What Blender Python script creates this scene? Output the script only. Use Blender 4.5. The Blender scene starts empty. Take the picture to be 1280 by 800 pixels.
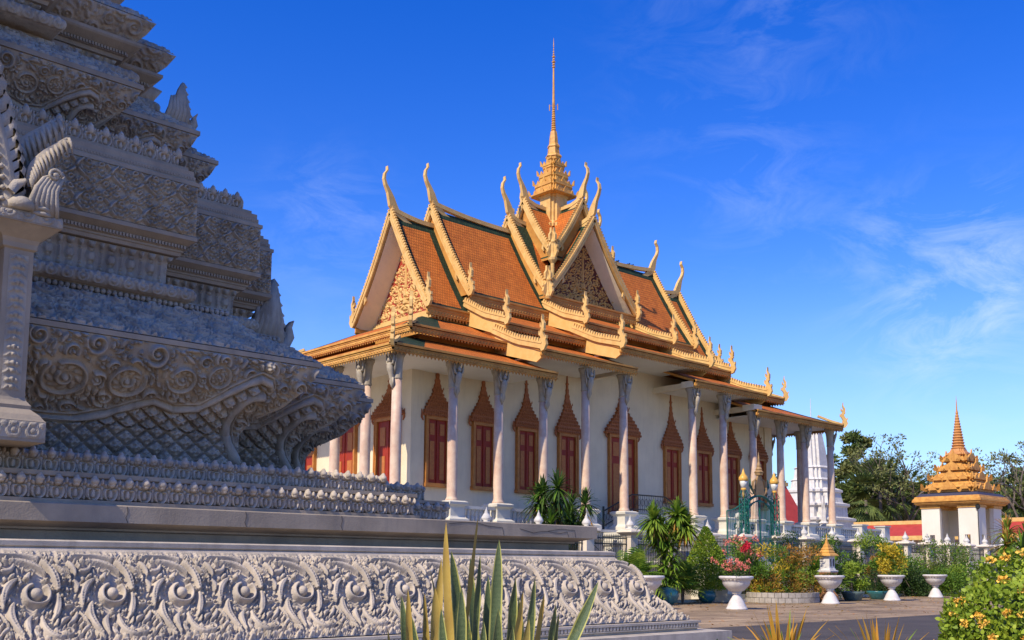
import bpy, math, random
import numpy as np
R = math.radians
rng = np.random.default_rng(7)
random.seed(7)
scene = bpy.context.scene
COL = scene.collection

# ---------------------------------------------------------------- camera
F_PX, Y0, PITCH, ROLL, YAW = 1296.29, 553.51, 0.1188, 0.0058, 0.8254
CAM = (-44.075, -44.071, 1.6)
cd = bpy.data.cameras.new('camera'); cam = bpy.data.objects.new('camera', cd); COL.objects.link(cam)
from mathutils import Matrix, Vector
fw = Vector((math.cos(YAW)*math.cos(PITCH), math.sin(YAW)*math.cos(PITCH), math.sin(PITCH)))
rt = Vector((math.sin(YAW), -math.cos(YAW), 0)); up = rt.cross(fw)
m3 = Matrix((rt, up, -fw)).transposed()
cam.matrix_world = Matrix.Translation(CAM) @ m3.to_4x4() @ Matrix.Rotation(ROLL, 4, 'Z')
cd.sensor_width = 36; cd.lens = F_PX/1280*36; cd.shift_y = (Y0-400)/1280
cd.clip_start = .1; cd.clip_end = 3000
scene.camera = cam

# ---------------------------------------------------------------- light
SUN = Vector((-.70, -.10, .68)).normalized()
elev = math.asin(SUN.z); azim = math.atan2(SUN.x, SUN.y)
w = bpy.data.worlds.new('World'); scene.world = w; w.use_nodes = True
nt = w.node_tree; nt.nodes.clear()
N = nt.nodes.new; L = nt.links.new
out = N('ShaderNodeOutputWorld'); bg = N('ShaderNodeBackground'); sky = N('ShaderNodeTexSky')
sky.sky_type = 'NISHITA'; sky.sun_disc = False; sky.sun_elevation = elev; sky.sun_rotation = azim
sky.altitude = 0; sky.air_density = 1.0; sky.dust_density = .25; sky.ozone_density = 3.0
bg.inputs[1].default_value = .10
CLOUDS = [((.749,.508,.425), .10, .26), ((.900,.378,.217), .075, 1.15), ((.793,.516,.324), .05, .22), ((.510,.807,.298), .06, .35), ((.848,.436,.302), .04, .2), ((.882,.359,.305), .045, .3)]
hs = N('ShaderNodeHueSaturation'); hs.inputs['Saturation'].default_value = 1.42; hs.inputs['Value'].default_value = 1.78; hs.inputs['Hue'].default_value = .526
L(sky.outputs[0], hs.inputs['Color'])
# thin cirrus: patches around a few directions of the sky, broken up by noise
tc = N('ShaderNodeTexCoord'); mp = N('ShaderNodeMapping'); mp.inputs['Scale'].default_value = (1.0, 1.0, 2.2); mp.inputs['Rotation'].default_value = (0, R(14), R(20))
n2 = N('ShaderNodeTexNoise'); n2.inputs['Scale'].default_value = 11; n2.inputs['Detail'].default_value = 10; n2.inputs['Roughness'].default_value = .66; n2.inputs['Distortion'].default_value = .9
n3 = N('ShaderNodeTexNoise'); n3.inputs['Scale'].default_value = 3.2; n3.inputs['Detail'].default_value = 3
L(tc.outputs['Generated'], mp.inputs[0]); L(mp.outputs[0], n2.inputs['Vector']); L(mp.outputs[0], n3.inputs['Vector'])
def math_(op, a, b=None, clamp=False):
    m = N('ShaderNodeMath'); m.operation = op; m.use_clamp = clamp
    for k, q in ((0, a), (1, b)):
        if q is None: continue
        if isinstance(q, (int, float)): m.inputs[k].default_value = q
        else: L(q, m.inputs[k])
    return m.outputs[0]
nrm = N('ShaderNodeVectorMath'); nrm.operation = 'NORMALIZE'; L(tc.outputs['Generated'], nrm.inputs[0])
tot = None
for d, wid, amp in CLOUDS:
    dp = N('ShaderNodeVectorMath'); dp.operation = 'DOT_PRODUCT'; L(nrm.outputs[0], dp.inputs[0]); dp.inputs[1].default_value = d
    m = math_('MULTIPLY', math_('EXPONENT', math_('MULTIPLY', math_('SUBTRACT', dp.outputs['Value'], 1.0), 2/(wid*wid))), amp)
    tot = m if tot is None else math_('ADD', tot, m)
r2 = N('ShaderNodeMapRange'); r2.inputs[1].default_value = .44; r2.inputs[2].default_value = .80; L(n2.outputs[0], r2.inputs[0])
r3 = N('ShaderNodeMapRange'); r3.inputs[1].default_value = .35; r3.inputs[2].default_value = .65; r3.inputs[3].default_value = .25; L(n3.outputs[0], r3.inputs[0])
cov = math_('MULTIPLY', math_('MULTIPLY', r2.outputs[0], r3.outputs[0]), tot, True)
# pale band towards the horizon
sp_ = N('ShaderNodeSeparateXYZ'); L(nrm.outputs[0], sp_.inputs[0])
hz = N('ShaderNodeMapRange'); hz.interpolation_type = 'SMOOTHSTEP'; hz.inputs[1].default_value = .30; hz.inputs[2].default_value = -.02; hz.inputs[4].default_value = .70; L(sp_.outputs[2], hz.inputs[0])
m0 = N('ShaderNodeMix'); m0.data_type = 'RGBA'; L(hz.outputs[0], m0.inputs[0]); L(hs.outputs[0], m0.inputs[6]); m0.inputs[7].default_value = (3.1, 5.2, 9.2, 1)
mx = N('ShaderNodeMix'); mx.data_type = 'RGBA'; L(cov, mx.inputs[0]); L(m0.outputs[2], mx.inputs[6]); mx.inputs[7].default_value = (7.4, 8.2, 9.8, 1)
L(mx.outputs[2], bg.inputs[0]); L(bg.outputs[0], out.inputs[0])
sl = bpy.data.lights.new('sun', 'SUN'); so = bpy.data.objects.new('sun', sl); COL.objects.link(so)
sl.energy = 4.3; sl.angle = R(.53); sl.color = (1, .87, .68)
so.rotation_euler = SUN.to_track_quat('Z', 'Y').to_euler(); so.location = (-60, 20, 60)
vs = scene.view_settings; vs.view_transform = 'Standard'; vs.look = 'None'; vs.gamma = 1; vs.exposure = .36; vs.use_curve_mapping = False

# ---------------------------------------------------------------- materials
MATS = {}
def mat(name, col, rough=.75, var=.12, nscale=3.0, col2=None, mix=.5, bump=0, bscale=40, spec=.35, metal=0, attr=False, trans=0, streak=0, streak_col=(.05,.05,.05)):
    """one procedural material: base colour, large soft variation to col2, fine variation, bump"""
    m = bpy.data.materials.new(name); m.use_nodes = True; t = m.node_tree; b = t.nodes['Principled BSDF']
    A = t.nodes.new; K = t.links.new
    b.inputs['Roughness'].default_value = rough; b.inputs['Specular IOR Level'].default_value = spec; b.inputs['Metallic'].default_value = metal
    if col2 is None: col2 = tuple(c*(1-2.0*var) for c in col)
    c = A('ShaderNodeTexCoord')
    g = A('ShaderNodeNewGeometry')
    n = A('ShaderNodeTexNoise'); n.inputs['Scale'].default_value = nscale; n.inputs['Detail'].default_value = 6; n.inputs['Roughness'].default_value = .6
    K(g.outputs['Position'], n.inputs['Vector'])
    mr = A('ShaderNodeMapRange'); mr.inputs[1].default_value = .38; mr.inputs[2].default_value = .68; K(n.outputs[0], mr.inputs[0])
    mm = A('ShaderNodeMath'); mm.operation = 'MULTIPLY'; mm.inputs[1].default_value = mix*1.6; mm.use_clamp = True; K(mr.outputs[0], mm.inputs[0])
    x = A('ShaderNodeMix'); x.data_type = 'RGBA'; x.inputs[6].default_value = (*col, 1); x.inputs[7].default_value = (*col2, 1); K(mm.outputs[0], x.inputs[0])
    last = x.outputs[2]
    if streak:
        mp = A('ShaderNodeMapping'); mp.inputs['Scale'].default_value = (3.2, 3.2, .35); K(g.outputs['Position'], mp.inputs[0])
        s = A('ShaderNodeTexNoise'); s.inputs['Scale'].default_value = 1.6; s.inputs['Detail'].default_value = 7; s.inputs['Roughness'].default_value = .65; K(mp.outputs[0], s.inputs['Vector'])
        sr = A('ShaderNodeMapRange'); sr.inputs[1].default_value = .5; sr.inputs[2].default_value = .75; sr.inputs[4].default_value = streak; K(s.outputs[0], sr.inputs[0])
        y = A('ShaderNodeMix'); y.data_type = 'RGBA'; y.inputs[7].default_value = (*streak_col, 1); K(last, y.inputs[6]); K(sr.outputs[0], y.inputs[0]); last = y.outputs[2]
    if attr:
        a = A('ShaderNodeAttribute'); a.attribute_name = 'var'
        h = A('ShaderNodeHueSaturation'); K(last, h.inputs['Color'])
        ar = A('ShaderNodeMapRange'); ar.inputs[3].default_value = .55; ar.inputs[4].default_value = 1.55; K(a.outputs['Fac'], ar.inputs[0]); K(ar.outputs[0], h.inputs['Value'])
        ah = A('ShaderNodeMapRange'); ah.inputs[3].default_value = .515; ah.inputs[4].default_value = .478; K(a.outputs['Fac'], ah.inputs[0]); K(ah.outputs[0], h.inputs['Hue'])
        last = h.outputs[0]
    K(last, b.inputs['Base Color'])
    if bump:
        bn = A('ShaderNodeTexNoise'); bn.inputs['Scale'].default_value = bscale; bn.inputs['Detail'].default_value = 5; K(g.outputs['Position'], bn.inputs['Vector'])
        bb = A('ShaderNodeBump'); bb.inputs['Strength'].default_value = bump; bb.inputs['Distance'].default_value = .02; K(bn.outputs[0], bb.inputs['Height']); K(bb.outputs[0], b.inputs['Normal'])
    if trans:
        tb = A('ShaderNodeBsdfTranslucent'); K(last, tb.inputs['Color']); ms = A('ShaderNodeMixShader'); ms.inputs[0].default_value = trans
        K(b.outputs[0], ms.inputs[1]); K(tb.outputs[0], ms.inputs[2]); K(ms.outputs[0], t.nodes['Material Output'].inputs[0])
    MATS[name] = m; return m
stone = mat('carved_stone', (.45,.395,.315), .85, col2=(.28,.245,.20), nscale=2.2, mix=.6, bump=.5, bscale=60, streak=.6, streak_col=(.12,.108,.09), spec=.2)
stoneB = mat('sunlit_carved_stone', (.54,.465,.37), .8, col2=(.36,.315,.26), nscale=3.0, mix=.6, bump=.4, bscale=70, streak=.45, streak_col=(.16,.14,.12), spec=.2)  # lighter copy of carved_stone: sunlit brightness of band and rows put into the colour
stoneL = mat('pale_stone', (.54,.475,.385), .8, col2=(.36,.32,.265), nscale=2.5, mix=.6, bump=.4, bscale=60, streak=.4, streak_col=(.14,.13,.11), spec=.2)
stoneP = mat('plain_stone', (.37,.305,.225), .78, col2=(.24,.20,.15), nscale=1.5, mix=.55, bump=.25, bscale=45, streak=.35, streak_col=(.12,.12,.12))
white = mat('white_paint', (.76,.66,.46), .8, col2=(.66,.565,.39), nscale=.7, mix=.5, bump=.12, streak=.22, streak_col=(.40,.36,.28))
creamw = mat('cream_wall', (.72,.69,.58), .8, col2=(.64,.60,.49), nscale=.5, mix=.5, streak=.08, streak_col=(.35,.33,.28))
cream = mat('cream_trim', (.70,.60,.40), .7, col2=(.60,.48,.28), nscale=1.2, mix=.4)
plinth = mat('plinth_plaster', (.58,.56,.50), .8, col2=(.40,.39,.36), nscale=1.0, mix=.6, streak=.3, streak_col=(.16,.16,.15))
marble = mat('pink_marble', (.66,.50,.36), .55, col2=(.56,.37,.26), nscale=2.6, mix=.7, bump=.05, streak=.25, streak_col=(.30,.24,.20))
pedm = mat('pedestal_plaster', (.66,.63,.53), .75, col2=(.55,.52,.44), nscale=2, mix=.4, streak=.15, streak_col=(.2,.2,.18))
capm = mat('grey_capital', (.44,.375,.27), .75, col2=(.29,.25,.18), nscale=4, mix=.5, bump=.3, bscale=30)
gold = mat('gold_paint', (.62,.34,.075), .55, col2=(.46,.21,.04), nscale=3, mix=.6, spec=.3)
goldp = mat('pale_gold', (.70,.46,.17), .6, col2=(.56,.33,.10), nscale=2.5, mix=.55, spec=.25, streak=.2, streak_col=(.22,.12,.05))
ochre = mat('ochre_fascia', (.58,.29,.065), .65, col2=(.42,.18,.04), nscale=1.4, mix=.6, spec=.25)
redp = mat('red_shutter', (.32,.030,.008), .55, col2=(.24,.020,.007), nscale=3, mix=.5)
reddk = mat('red_ground', (.36,.045,.02), .6, col2=(.25,.03,.015), nscale=5, mix=.4)
framem = mat('gilt_frame', (.50,.205,.045), .55, col2=(.36,.13,.028), nscale=4, mix=.5)
crownm = mat('crown_carving', (.42,.145,.045), .6, col2=(.27,.08,.025), nscale=9, mix=.5, bump=.6, bscale=25)
iron = mat('black_iron', (.02,.025,.025), .45)
ironw = mat('fence_iron', (.045,.055,.05), .5)
greeni = mat('green_iron', (.012,.14,.10), .4, col2=(.01,.08,.06), nscale=8)
lampg = mat('lamp_gilt', (.75,.42,.08), .35)
glass = mat('lamp_glass', (.7,.7,.65), .15)
postm = mat('fence_post', (.74,.66,.54), .8, col2=(.62,.54,.43), nscale=2, mix=.5, streak=.15, streak_col=(.3,.27,.22))
cap_w = mat('finial_white', (.64,.62,.58), .75, col2=(.50,.48,.44), nscale=3, mix=.6, streak=.3, streak_col=(.22,.21,.19))
urnm = mat('urn_white', (.66,.63,.60), .75, col2=(.50,.47,.44), nscale=5, mix=.5, bump=.2)
teal = mat('teal_glaze', (.035,.17,.19), .3, col2=(.02,.10,.12), nscale=4, spec=.6)
greyp = mat('grey_glaze', (.13,.19,.18), .5, col2=(.08,.12,.12), nscale=4)
soil = mat('soil', (.06,.04,.025), .9)
redroof = mat('red_roof', (.45,.05,.035), .7, col2=(.33,.035,.025), nscale=1.5, mix=.5)
bark = mat('bark', (.16,.125,.10), .9, col2=(.10,.08,.06), nscale=5, bump=.4)
darkb = mat('bird_black', (.012,.012,.014), .6)
niche = mat('niche_plaster', (.36,.17,.06), .7, col2=(.25,.11,.04), nscale=4)
def leafm(name, col, col2, trans=.28, rough=.55): return mat(name, col, rough, col2=col2, nscale=2.5, mix=.6, attr=True, trans=trans, spec=.3)
lf_dark = leafm('leaf_dark', (.045,.095,.02), (.028,.06,.015))
lf_mid = leafm('leaf_mid', (.125,.245,.022), (.075,.16,.018))
lf_lime = leafm('leaf_lime', (.24,.34,.035), (.14,.24,.025))
lf_yel = leafm('leaf_yellow', (.60,.46,.035), (.42,.36,.03))
lf_bush = leafm('leaf_bush', (.24,.33,.026), (.14,.24,.02), .28)
lf_tree = leafm('leaf_tree', (.11,.155,.035), (.07,.11,.028), .2)
lf_olive = leafm('leaf_olive', (.20,.215,.06), (.07,.085,.03), .2)
lf_palm = leafm('leaf_palm', (.15,.20,.05), (.06,.10,.03), .25)
lf_rust = leafm('leaf_rust', (.40,.20,.03), (.22,.17,.03), .2)
fl_pink = mat('petal_pink', (.72,.16,.13), .6, col2=(.75,.30,.20), nscale=9)
fl_red = mat('petal_red', (.62,.02,.05), .6)
fl_org = mat('petal_orange', (.85,.50,.07), .6, col2=(.82,.52,.10), nscale=20, mix=.5)

def tile_mat(name, col, col2, su=.16, sv=.21):
    m = bpy.data.materials.new(name); m.use_nodes = True; t = m.node_tree; b = t.nodes['Principled BSDF']; A = t.nodes.new; K = t.links.new
    b.inputs['Roughness'].default_value = .7; b.inputs['Specular IOR Level'].default_value = .2
    uv = A('ShaderNodeUVMap'); uv.uv_map = 'uv'
    br = A('ShaderNodeTexBrick'); br.inputs['Scale'].default_value = 1; br.inputs['Brick Width'].default_value = su; br.inputs['Row Height'].default_value = sv
    br.inputs['Mortar Size'].default_value = .016; br.inputs['Mortar Smooth'].default_value = .5; br.inputs['Bias'].default_value = 0
    br.inputs['Color1'].default_value = (*col, 1); br.inputs['Color2'].default_value = (*col2, 1); br.inputs['Mortar'].default_value = (*[c*.45 for c in col2], 1)
    K(uv.outputs[0], br.inputs['Vector'])
    g = A('ShaderNodeNewGeometry'); n = A('ShaderNodeTexNoise'); n.inputs['Scale'].default_value = 1.6; n.inputs['Detail'].default_value = 9; n.inputs['Roughness'].default_value = .7; K(g.outputs['Position'], n.inputs['Vector'])
    mr = A('ShaderNodeMapRange'); mr.inputs[1].default_value = .36; mr.inputs[2].default_value = .66; mr.inputs[3].default_value = 1.12; mr.inputs[4].default_value = .78; K(n.outputs[0], mr.inputs[0])
    h = A('ShaderNodeHueSaturation'); K(br.outputs[0], h.inputs['Color']); K(mr.outputs[0], h.inputs['Value']); K(h.outputs[0], b.inputs['Base Color'])
    bp = A('ShaderNodeBump'); bp.inputs['Strength'].default_value = .6; bp.inputs['Distance'].default_value = .04; bp.invert = True
    K(br.outputs['Fac'], bp.inputs['Height']); K(bp.outputs[0], b.inputs['Normal'])
    return m
tileO = tile_mat('orange_tile', (.62,.18,.028), (.52,.14,.023))
tileG = tile_mat('green_tile', (.030,.060,.028), (.018,.036,.02))

def ground_mat():
    m = bpy.data.materials.new('paving'); m.use_nodes = True; t = m.node_tree; b = t.nodes['Principled BSDF']; A = t.nodes.new; K = t.links.new
    b.inputs['Roughness'].default_value = .85; b.inputs['Specular IOR Level'].default_value = .2
    g = A('ShaderNodeNewGeometry'); mp = A('ShaderNodeMapping'); mp.inputs['Rotation'].default_value = (0,0,R(0)); K(g.outputs['Position'], mp.inputs[0])
    br = A('ShaderNodeTexBrick'); br.inputs['Scale'].default_value = 1; br.inputs['Brick Width'].default_value = .9; br.inputs['Row Height'].default_value = .9; br.offset = 0
    br.inputs['Mortar Size'].default_value = .022; br.inputs['Color1'].default_value = (.37,.27,.16,1); br.inputs['Color2'].default_value = (.31,.22,.135,1); br.inputs['Mortar'].default_value = (.10,.075,.055,1)
    K(mp.outputs[0], br.inputs['Vector'])
    n = A('ShaderNodeTexNoise'); n.inputs['Scale'].default_value = .35; n.inputs['Detail'].default_value = 8; K(g.outputs['Position'], n.inputs['Vector'])
    mr = A('ShaderNodeMapRange'); n.inputs['Roughness'].default_value = .72; mr.inputs[1].default_value = .36; mr.inputs[2].default_value = .64; mr.inputs[3].default_value = .5; mr.inputs[4].default_value = 1.3; K(n.outputs[0], mr.inputs[0])
    h = A('ShaderNodeHueSaturation'); K(br.outputs[0], h.inputs['Color']); K(mr.outputs[0], h.inputs['Value']); K(h.outputs[0], b.inputs['Base Color'])
    return m
paving = ground_mat()

# ---------------------------------------------------------------- things, parts, mesh builder
def thing(name, label, cat, loc=(0,0,0), group=None):
    o = bpy.data.objects.new(name, None); COL.objects.link(o); o.location = loc
    o['label'] = label; o['category'] = cat; o.empty_display_size = .3
    if group: o['group'] = group
    return o
def tag(o, label=None, cat=None, group=None, kind=None):
    if label: o['label'] = label
    if cat: o['category'] = cat
    if group: o['group'] = group
    if kind: o['kind'] = kind
    return o
def wloc(o):
    v = np.array(o.location)
    while o.parent: o = o.parent; v = v + np.array(o.location)
    return v
def copy_tree(o, parent=None):
    c = o.copy(); COL.objects.link(c)
    if parent is not None: c.parent = parent
    for ch in list(o.children): copy_tree(ch, c)
    return c
class MB:
    def __init__(s): s.V = []; s.F = []; s.M = []; s.n = 0; s.A = []; s.UV = []
    def raw(s, V, F, m=0, var=None, uv=None):
        V = np.asarray(V, float).reshape(-1,3)
        s.V.append(V)
        for f in F: s.F.append(tuple(int(i)+s.n for i in f)); s.M.append(m)
        s.A.append(np.full(len(V), .5) if var is None else np.asarray(var, float)); s.UV.append(np.zeros((len(V),2)) if uv is None else np.asarray(uv, float))
        s.n += len(V); return s
    def box(s, x0, x1, y0, y1, z0, z1, m=0):
        V = [(x0,y0,z0),(x1,y0,z0),(x1,y1,z0),(x0,y1,z0),(x0,y0,z1),(x1,y0,z1),(x1,y1,z1),(x0,y1,z1)]
        return s.raw(V, [(0,3,2,1),(4,5,6,7),(0,1,5,4),(1,2,6,5),(2,3,7,6),(3,0,4,7)], m)
    def hexa(s, P, m=0):
        return s.raw(P, [(0,3,2,1),(4,5,6,7),(0,1,5,4),(1,2,6,5),(2,3,7,6),(3,0,4,7)], m)
    def lathe(s, prof, c=(0,0,0), seg=16, m=0, ribs=0, ribd=0):
        a = np.linspace(0, 2*np.pi, seg, endpoint=False); V = []
        for r, z in prof:
            rr = r*(1+ribd*np.cos(a*ribs)) if ribs else r
            V.append(np.stack([c[0]+rr*np.cos(a), c[1]+rr*np.sin(a), np.full(seg, c[2]+z)], 1))
        n = len(prof); F = []
        for i in range(n-1):
            for j in range(seg):
                k = (j+1) % seg; F.append((i*seg+j, i*seg+k, (i+1)*seg+k, (i+1)*seg+j))
        F.append(tuple(range(seg))[::-1]); F.append(tuple((n-1)*seg+j for j in range(seg)))
        return s.raw(np.concatenate(V), F, m)
    def loft(s, plan, prof, m=0, c=(0,0,0)):
        """square-sided loft: plan polygon fn(offset)->Nx2, prof list (offset, z)"""
        V = []; n = None
        for d, z in prof:
            p = np.asarray(plan(d)); n = len(p); V.append(np.column_stack([p[:,0]+c[0], p[:,1]+c[1], np.full(n, z+c[2])]))
        F = []
        for i in range(len(prof)-1):
            for j in range(n):
                k = (j+1) % n; F.append((i*n+j, i*n+k, (i+1)*n+k, (i+1)*n+j))
        F.append(tuple(range(n))[::-1]); F.append(tuple((len(prof)-1)*n+j for j in range(n)))
        return s.raw(np.concatenate(V), F, m)
    def tube(s, pts, rad, seg=8, m=0, var=None):
        P = np.asarray(pts, float); n = len(P); rad = np.broadcast_to(rad, n) if np.ndim(rad) == 0 else np.asarray(rad, float)
        T = np.gradient(P, axis=0); T /= np.linalg.norm(T, axis=1)[:,None]+1e-9
        u = np.cross(T[0], [0,0,1.]);
        if np.linalg.norm(u) < .1: u = np.cross(T[0], [1.,0,0])
        u /= np.linalg.norm(u); V = []; a = np.linspace(0, 2*np.pi, seg, endpoint=False)
        for i in range(n):
            u = u-T[i]*(u@T[i]); u /= np.linalg.norm(u)+1e-9; v = np.cross(T[i], u)
            V.append(P[i]+rad[i]*(np.cos(a)[:,None]*u+np.sin(a)[:,None]*v))
        F = [(i*seg+j, i*seg+(j+1)%seg, (i+1)*seg+(j+1)%seg, (i+1)*seg+j) for i in range(n-1) for j in range(seg)]
        F.append(tuple(range(seg))[::-1]); F.append(tuple((n-1)*seg+j for j in range(seg)))
        return s.raw(np.concatenate(V), F, m, None if var is None else np.full(n*seg, var))
    def ribbon(s, pts, wid, thick, mp, m=0):
        """flat curved board: 2D path in a plane, half widths, thickness; mp(a,b,c)->xyz"""
        P = np.asarray(pts, float); n = len(P); wid = np.broadcast_to(wid, n); T = np.gradient(P, axis=0); T /= np.linalg.norm(T, axis=1)[:,None]+1e-9
        Nn = np.stack([-T[:,1], T[:,0]], 1); V = []
        for i in range(n):
            A = P[i]+Nn[i]*wid[i]; B = P[i]-Nn[i]*wid[i]; h = thick/2
            V += [mp(A[0],A[1],-h), mp(A[0],A[1],h), mp(B[0],B[1],h), mp(B[0],B[1],-h)]
        F = [(i*4+j, i*4+(j+1)%4, (i+1)*4+(j+1)%4, (i+1)*4+j) for i in range(n-1) for j in range(4)]
        F += [(0,1,2,3), ((n-1)*4+3,(n-1)*4+2,(n-1)*4+1,(n-1)*4)]
        return s.raw(V, F, m)
    def plate(s, poly, thick, mp, m=0):
        n = len(poly); V = [mp(a,b,-thick/2) for a,b in poly]+[mp(a,b,thick/2) for a,b in poly]
        F = [tuple(range(n))[::-1], tuple(range(n,2*n))]+[(i,(i+1)%n,n+(i+1)%n,n+i) for i in range(n)]
        return s.raw(V, F, m)
    def grid(s, P, m=0, var=None, uv=None, mfn=None):
        ny, nx = P.shape[:2]; i = np.arange(ny-1)[:,None]*nx+np.arange(nx-1)[None,:]
        F = np.stack([i, i+1, i+nx+1, i+nx], -1).reshape(-1,4)
        ms = None if mfn is None else mfn.reshape(-1)
        b = s.n; s.V.append(P.reshape(-1,3)); s.n += ny*nx
        s.F += [tuple(r) for r in (F+b).tolist()]; s.M += ([m]*len(F) if ms is None else ms.astype(int).tolist())
        s.A.append(np.full(ny*nx, .5) if var is None else var.reshape(-1)); s.UV.append(np.zeros((ny*nx,2)) if uv is None else uv.reshape(-1,2))
        return s
    def build(s, name, mats, parent=None, smooth=False, loc=(0,0,0), uv=False, var=False):
        if not s.V: return None
        V = np.concatenate(s.V)
        if parent is not None: V = V-wloc(parent)
        V = V-np.array(loc)
        me = bpy.data.meshes.new(name); nl = sum(len(f) for f in s.F)
        me.vertices.add(len(V)); me.vertices.foreach_set('co', V.astype(np.float32).ravel())
        me.loops.add(nl); me.polygons.add(len(s.F))
        lens = np.fromiter((len(f) for f in s.F), int, len(s.F)); st = np.concatenate([[0], np.cumsum(lens)[:-1]])
        li = np.fromiter((i for f in s.F for i in f), int, nl)
        me.loops.foreach_set('vertex_index', li); me.polygons.foreach_set('loop_start', st); 
        me.polygons.foreach_set('material_index', np.array(s.M)); me.polygons.foreach_set('use_smooth', np.full(len(s.F), bool(smooth)))
        if uv:
            l = me.uv_layers.new(name='uv'); l.data.foreach_set('uv', np.concatenate(s.UV)[li].astype(np.float32).ravel())
        if var:
            a = me.attributes.new('var', 'FLOAT', 'POINT'); a.data.foreach_set('value', np.concatenate(s.A).astype(np.float32))
        me.update(calc_edges=True); me.validate()
        for m in (mats if isinstance(mats, (list, tuple)) else [mats]): me.materials.append(m)
        o = bpy.data.objects.new(name, me); COL.objects.link(o); o.location = loc
        if parent is not None: o.parent = parent
        return o
def square(hx, hy=None):
    hy = hx if hy is None else hy
    return lambda d: [(-hx-d,-hy-d),(hx+d,-hy-d),(hx+d,hy+d),(-hx-d,hy+d)]
def redent(h, s, n=2):
    """square plan with n stepped corners"""
    def f(d):
        q = []; 
        for k in range(n+1): q.append((h-s*(n-k), h-s*k))
        pts = []
        for k in range(n+1):
            a, b = q[k]; pts.append((a+d, b+d))
            if k < n: pts.append((a+d, q[k+1][1]+d))
        pts = [(x, -y) for x, y in pts]                # from front (−y) round to the right, south-east quadrant
        out_ = []
        for r in range(4):
            c, s_ = [(1,0),(0,1),(-1,0),(0,-1)][r]
            out_ += [(x*c-y*s_, x*s_+y*c) for x, y in pts]
        return out_
    return f

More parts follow.
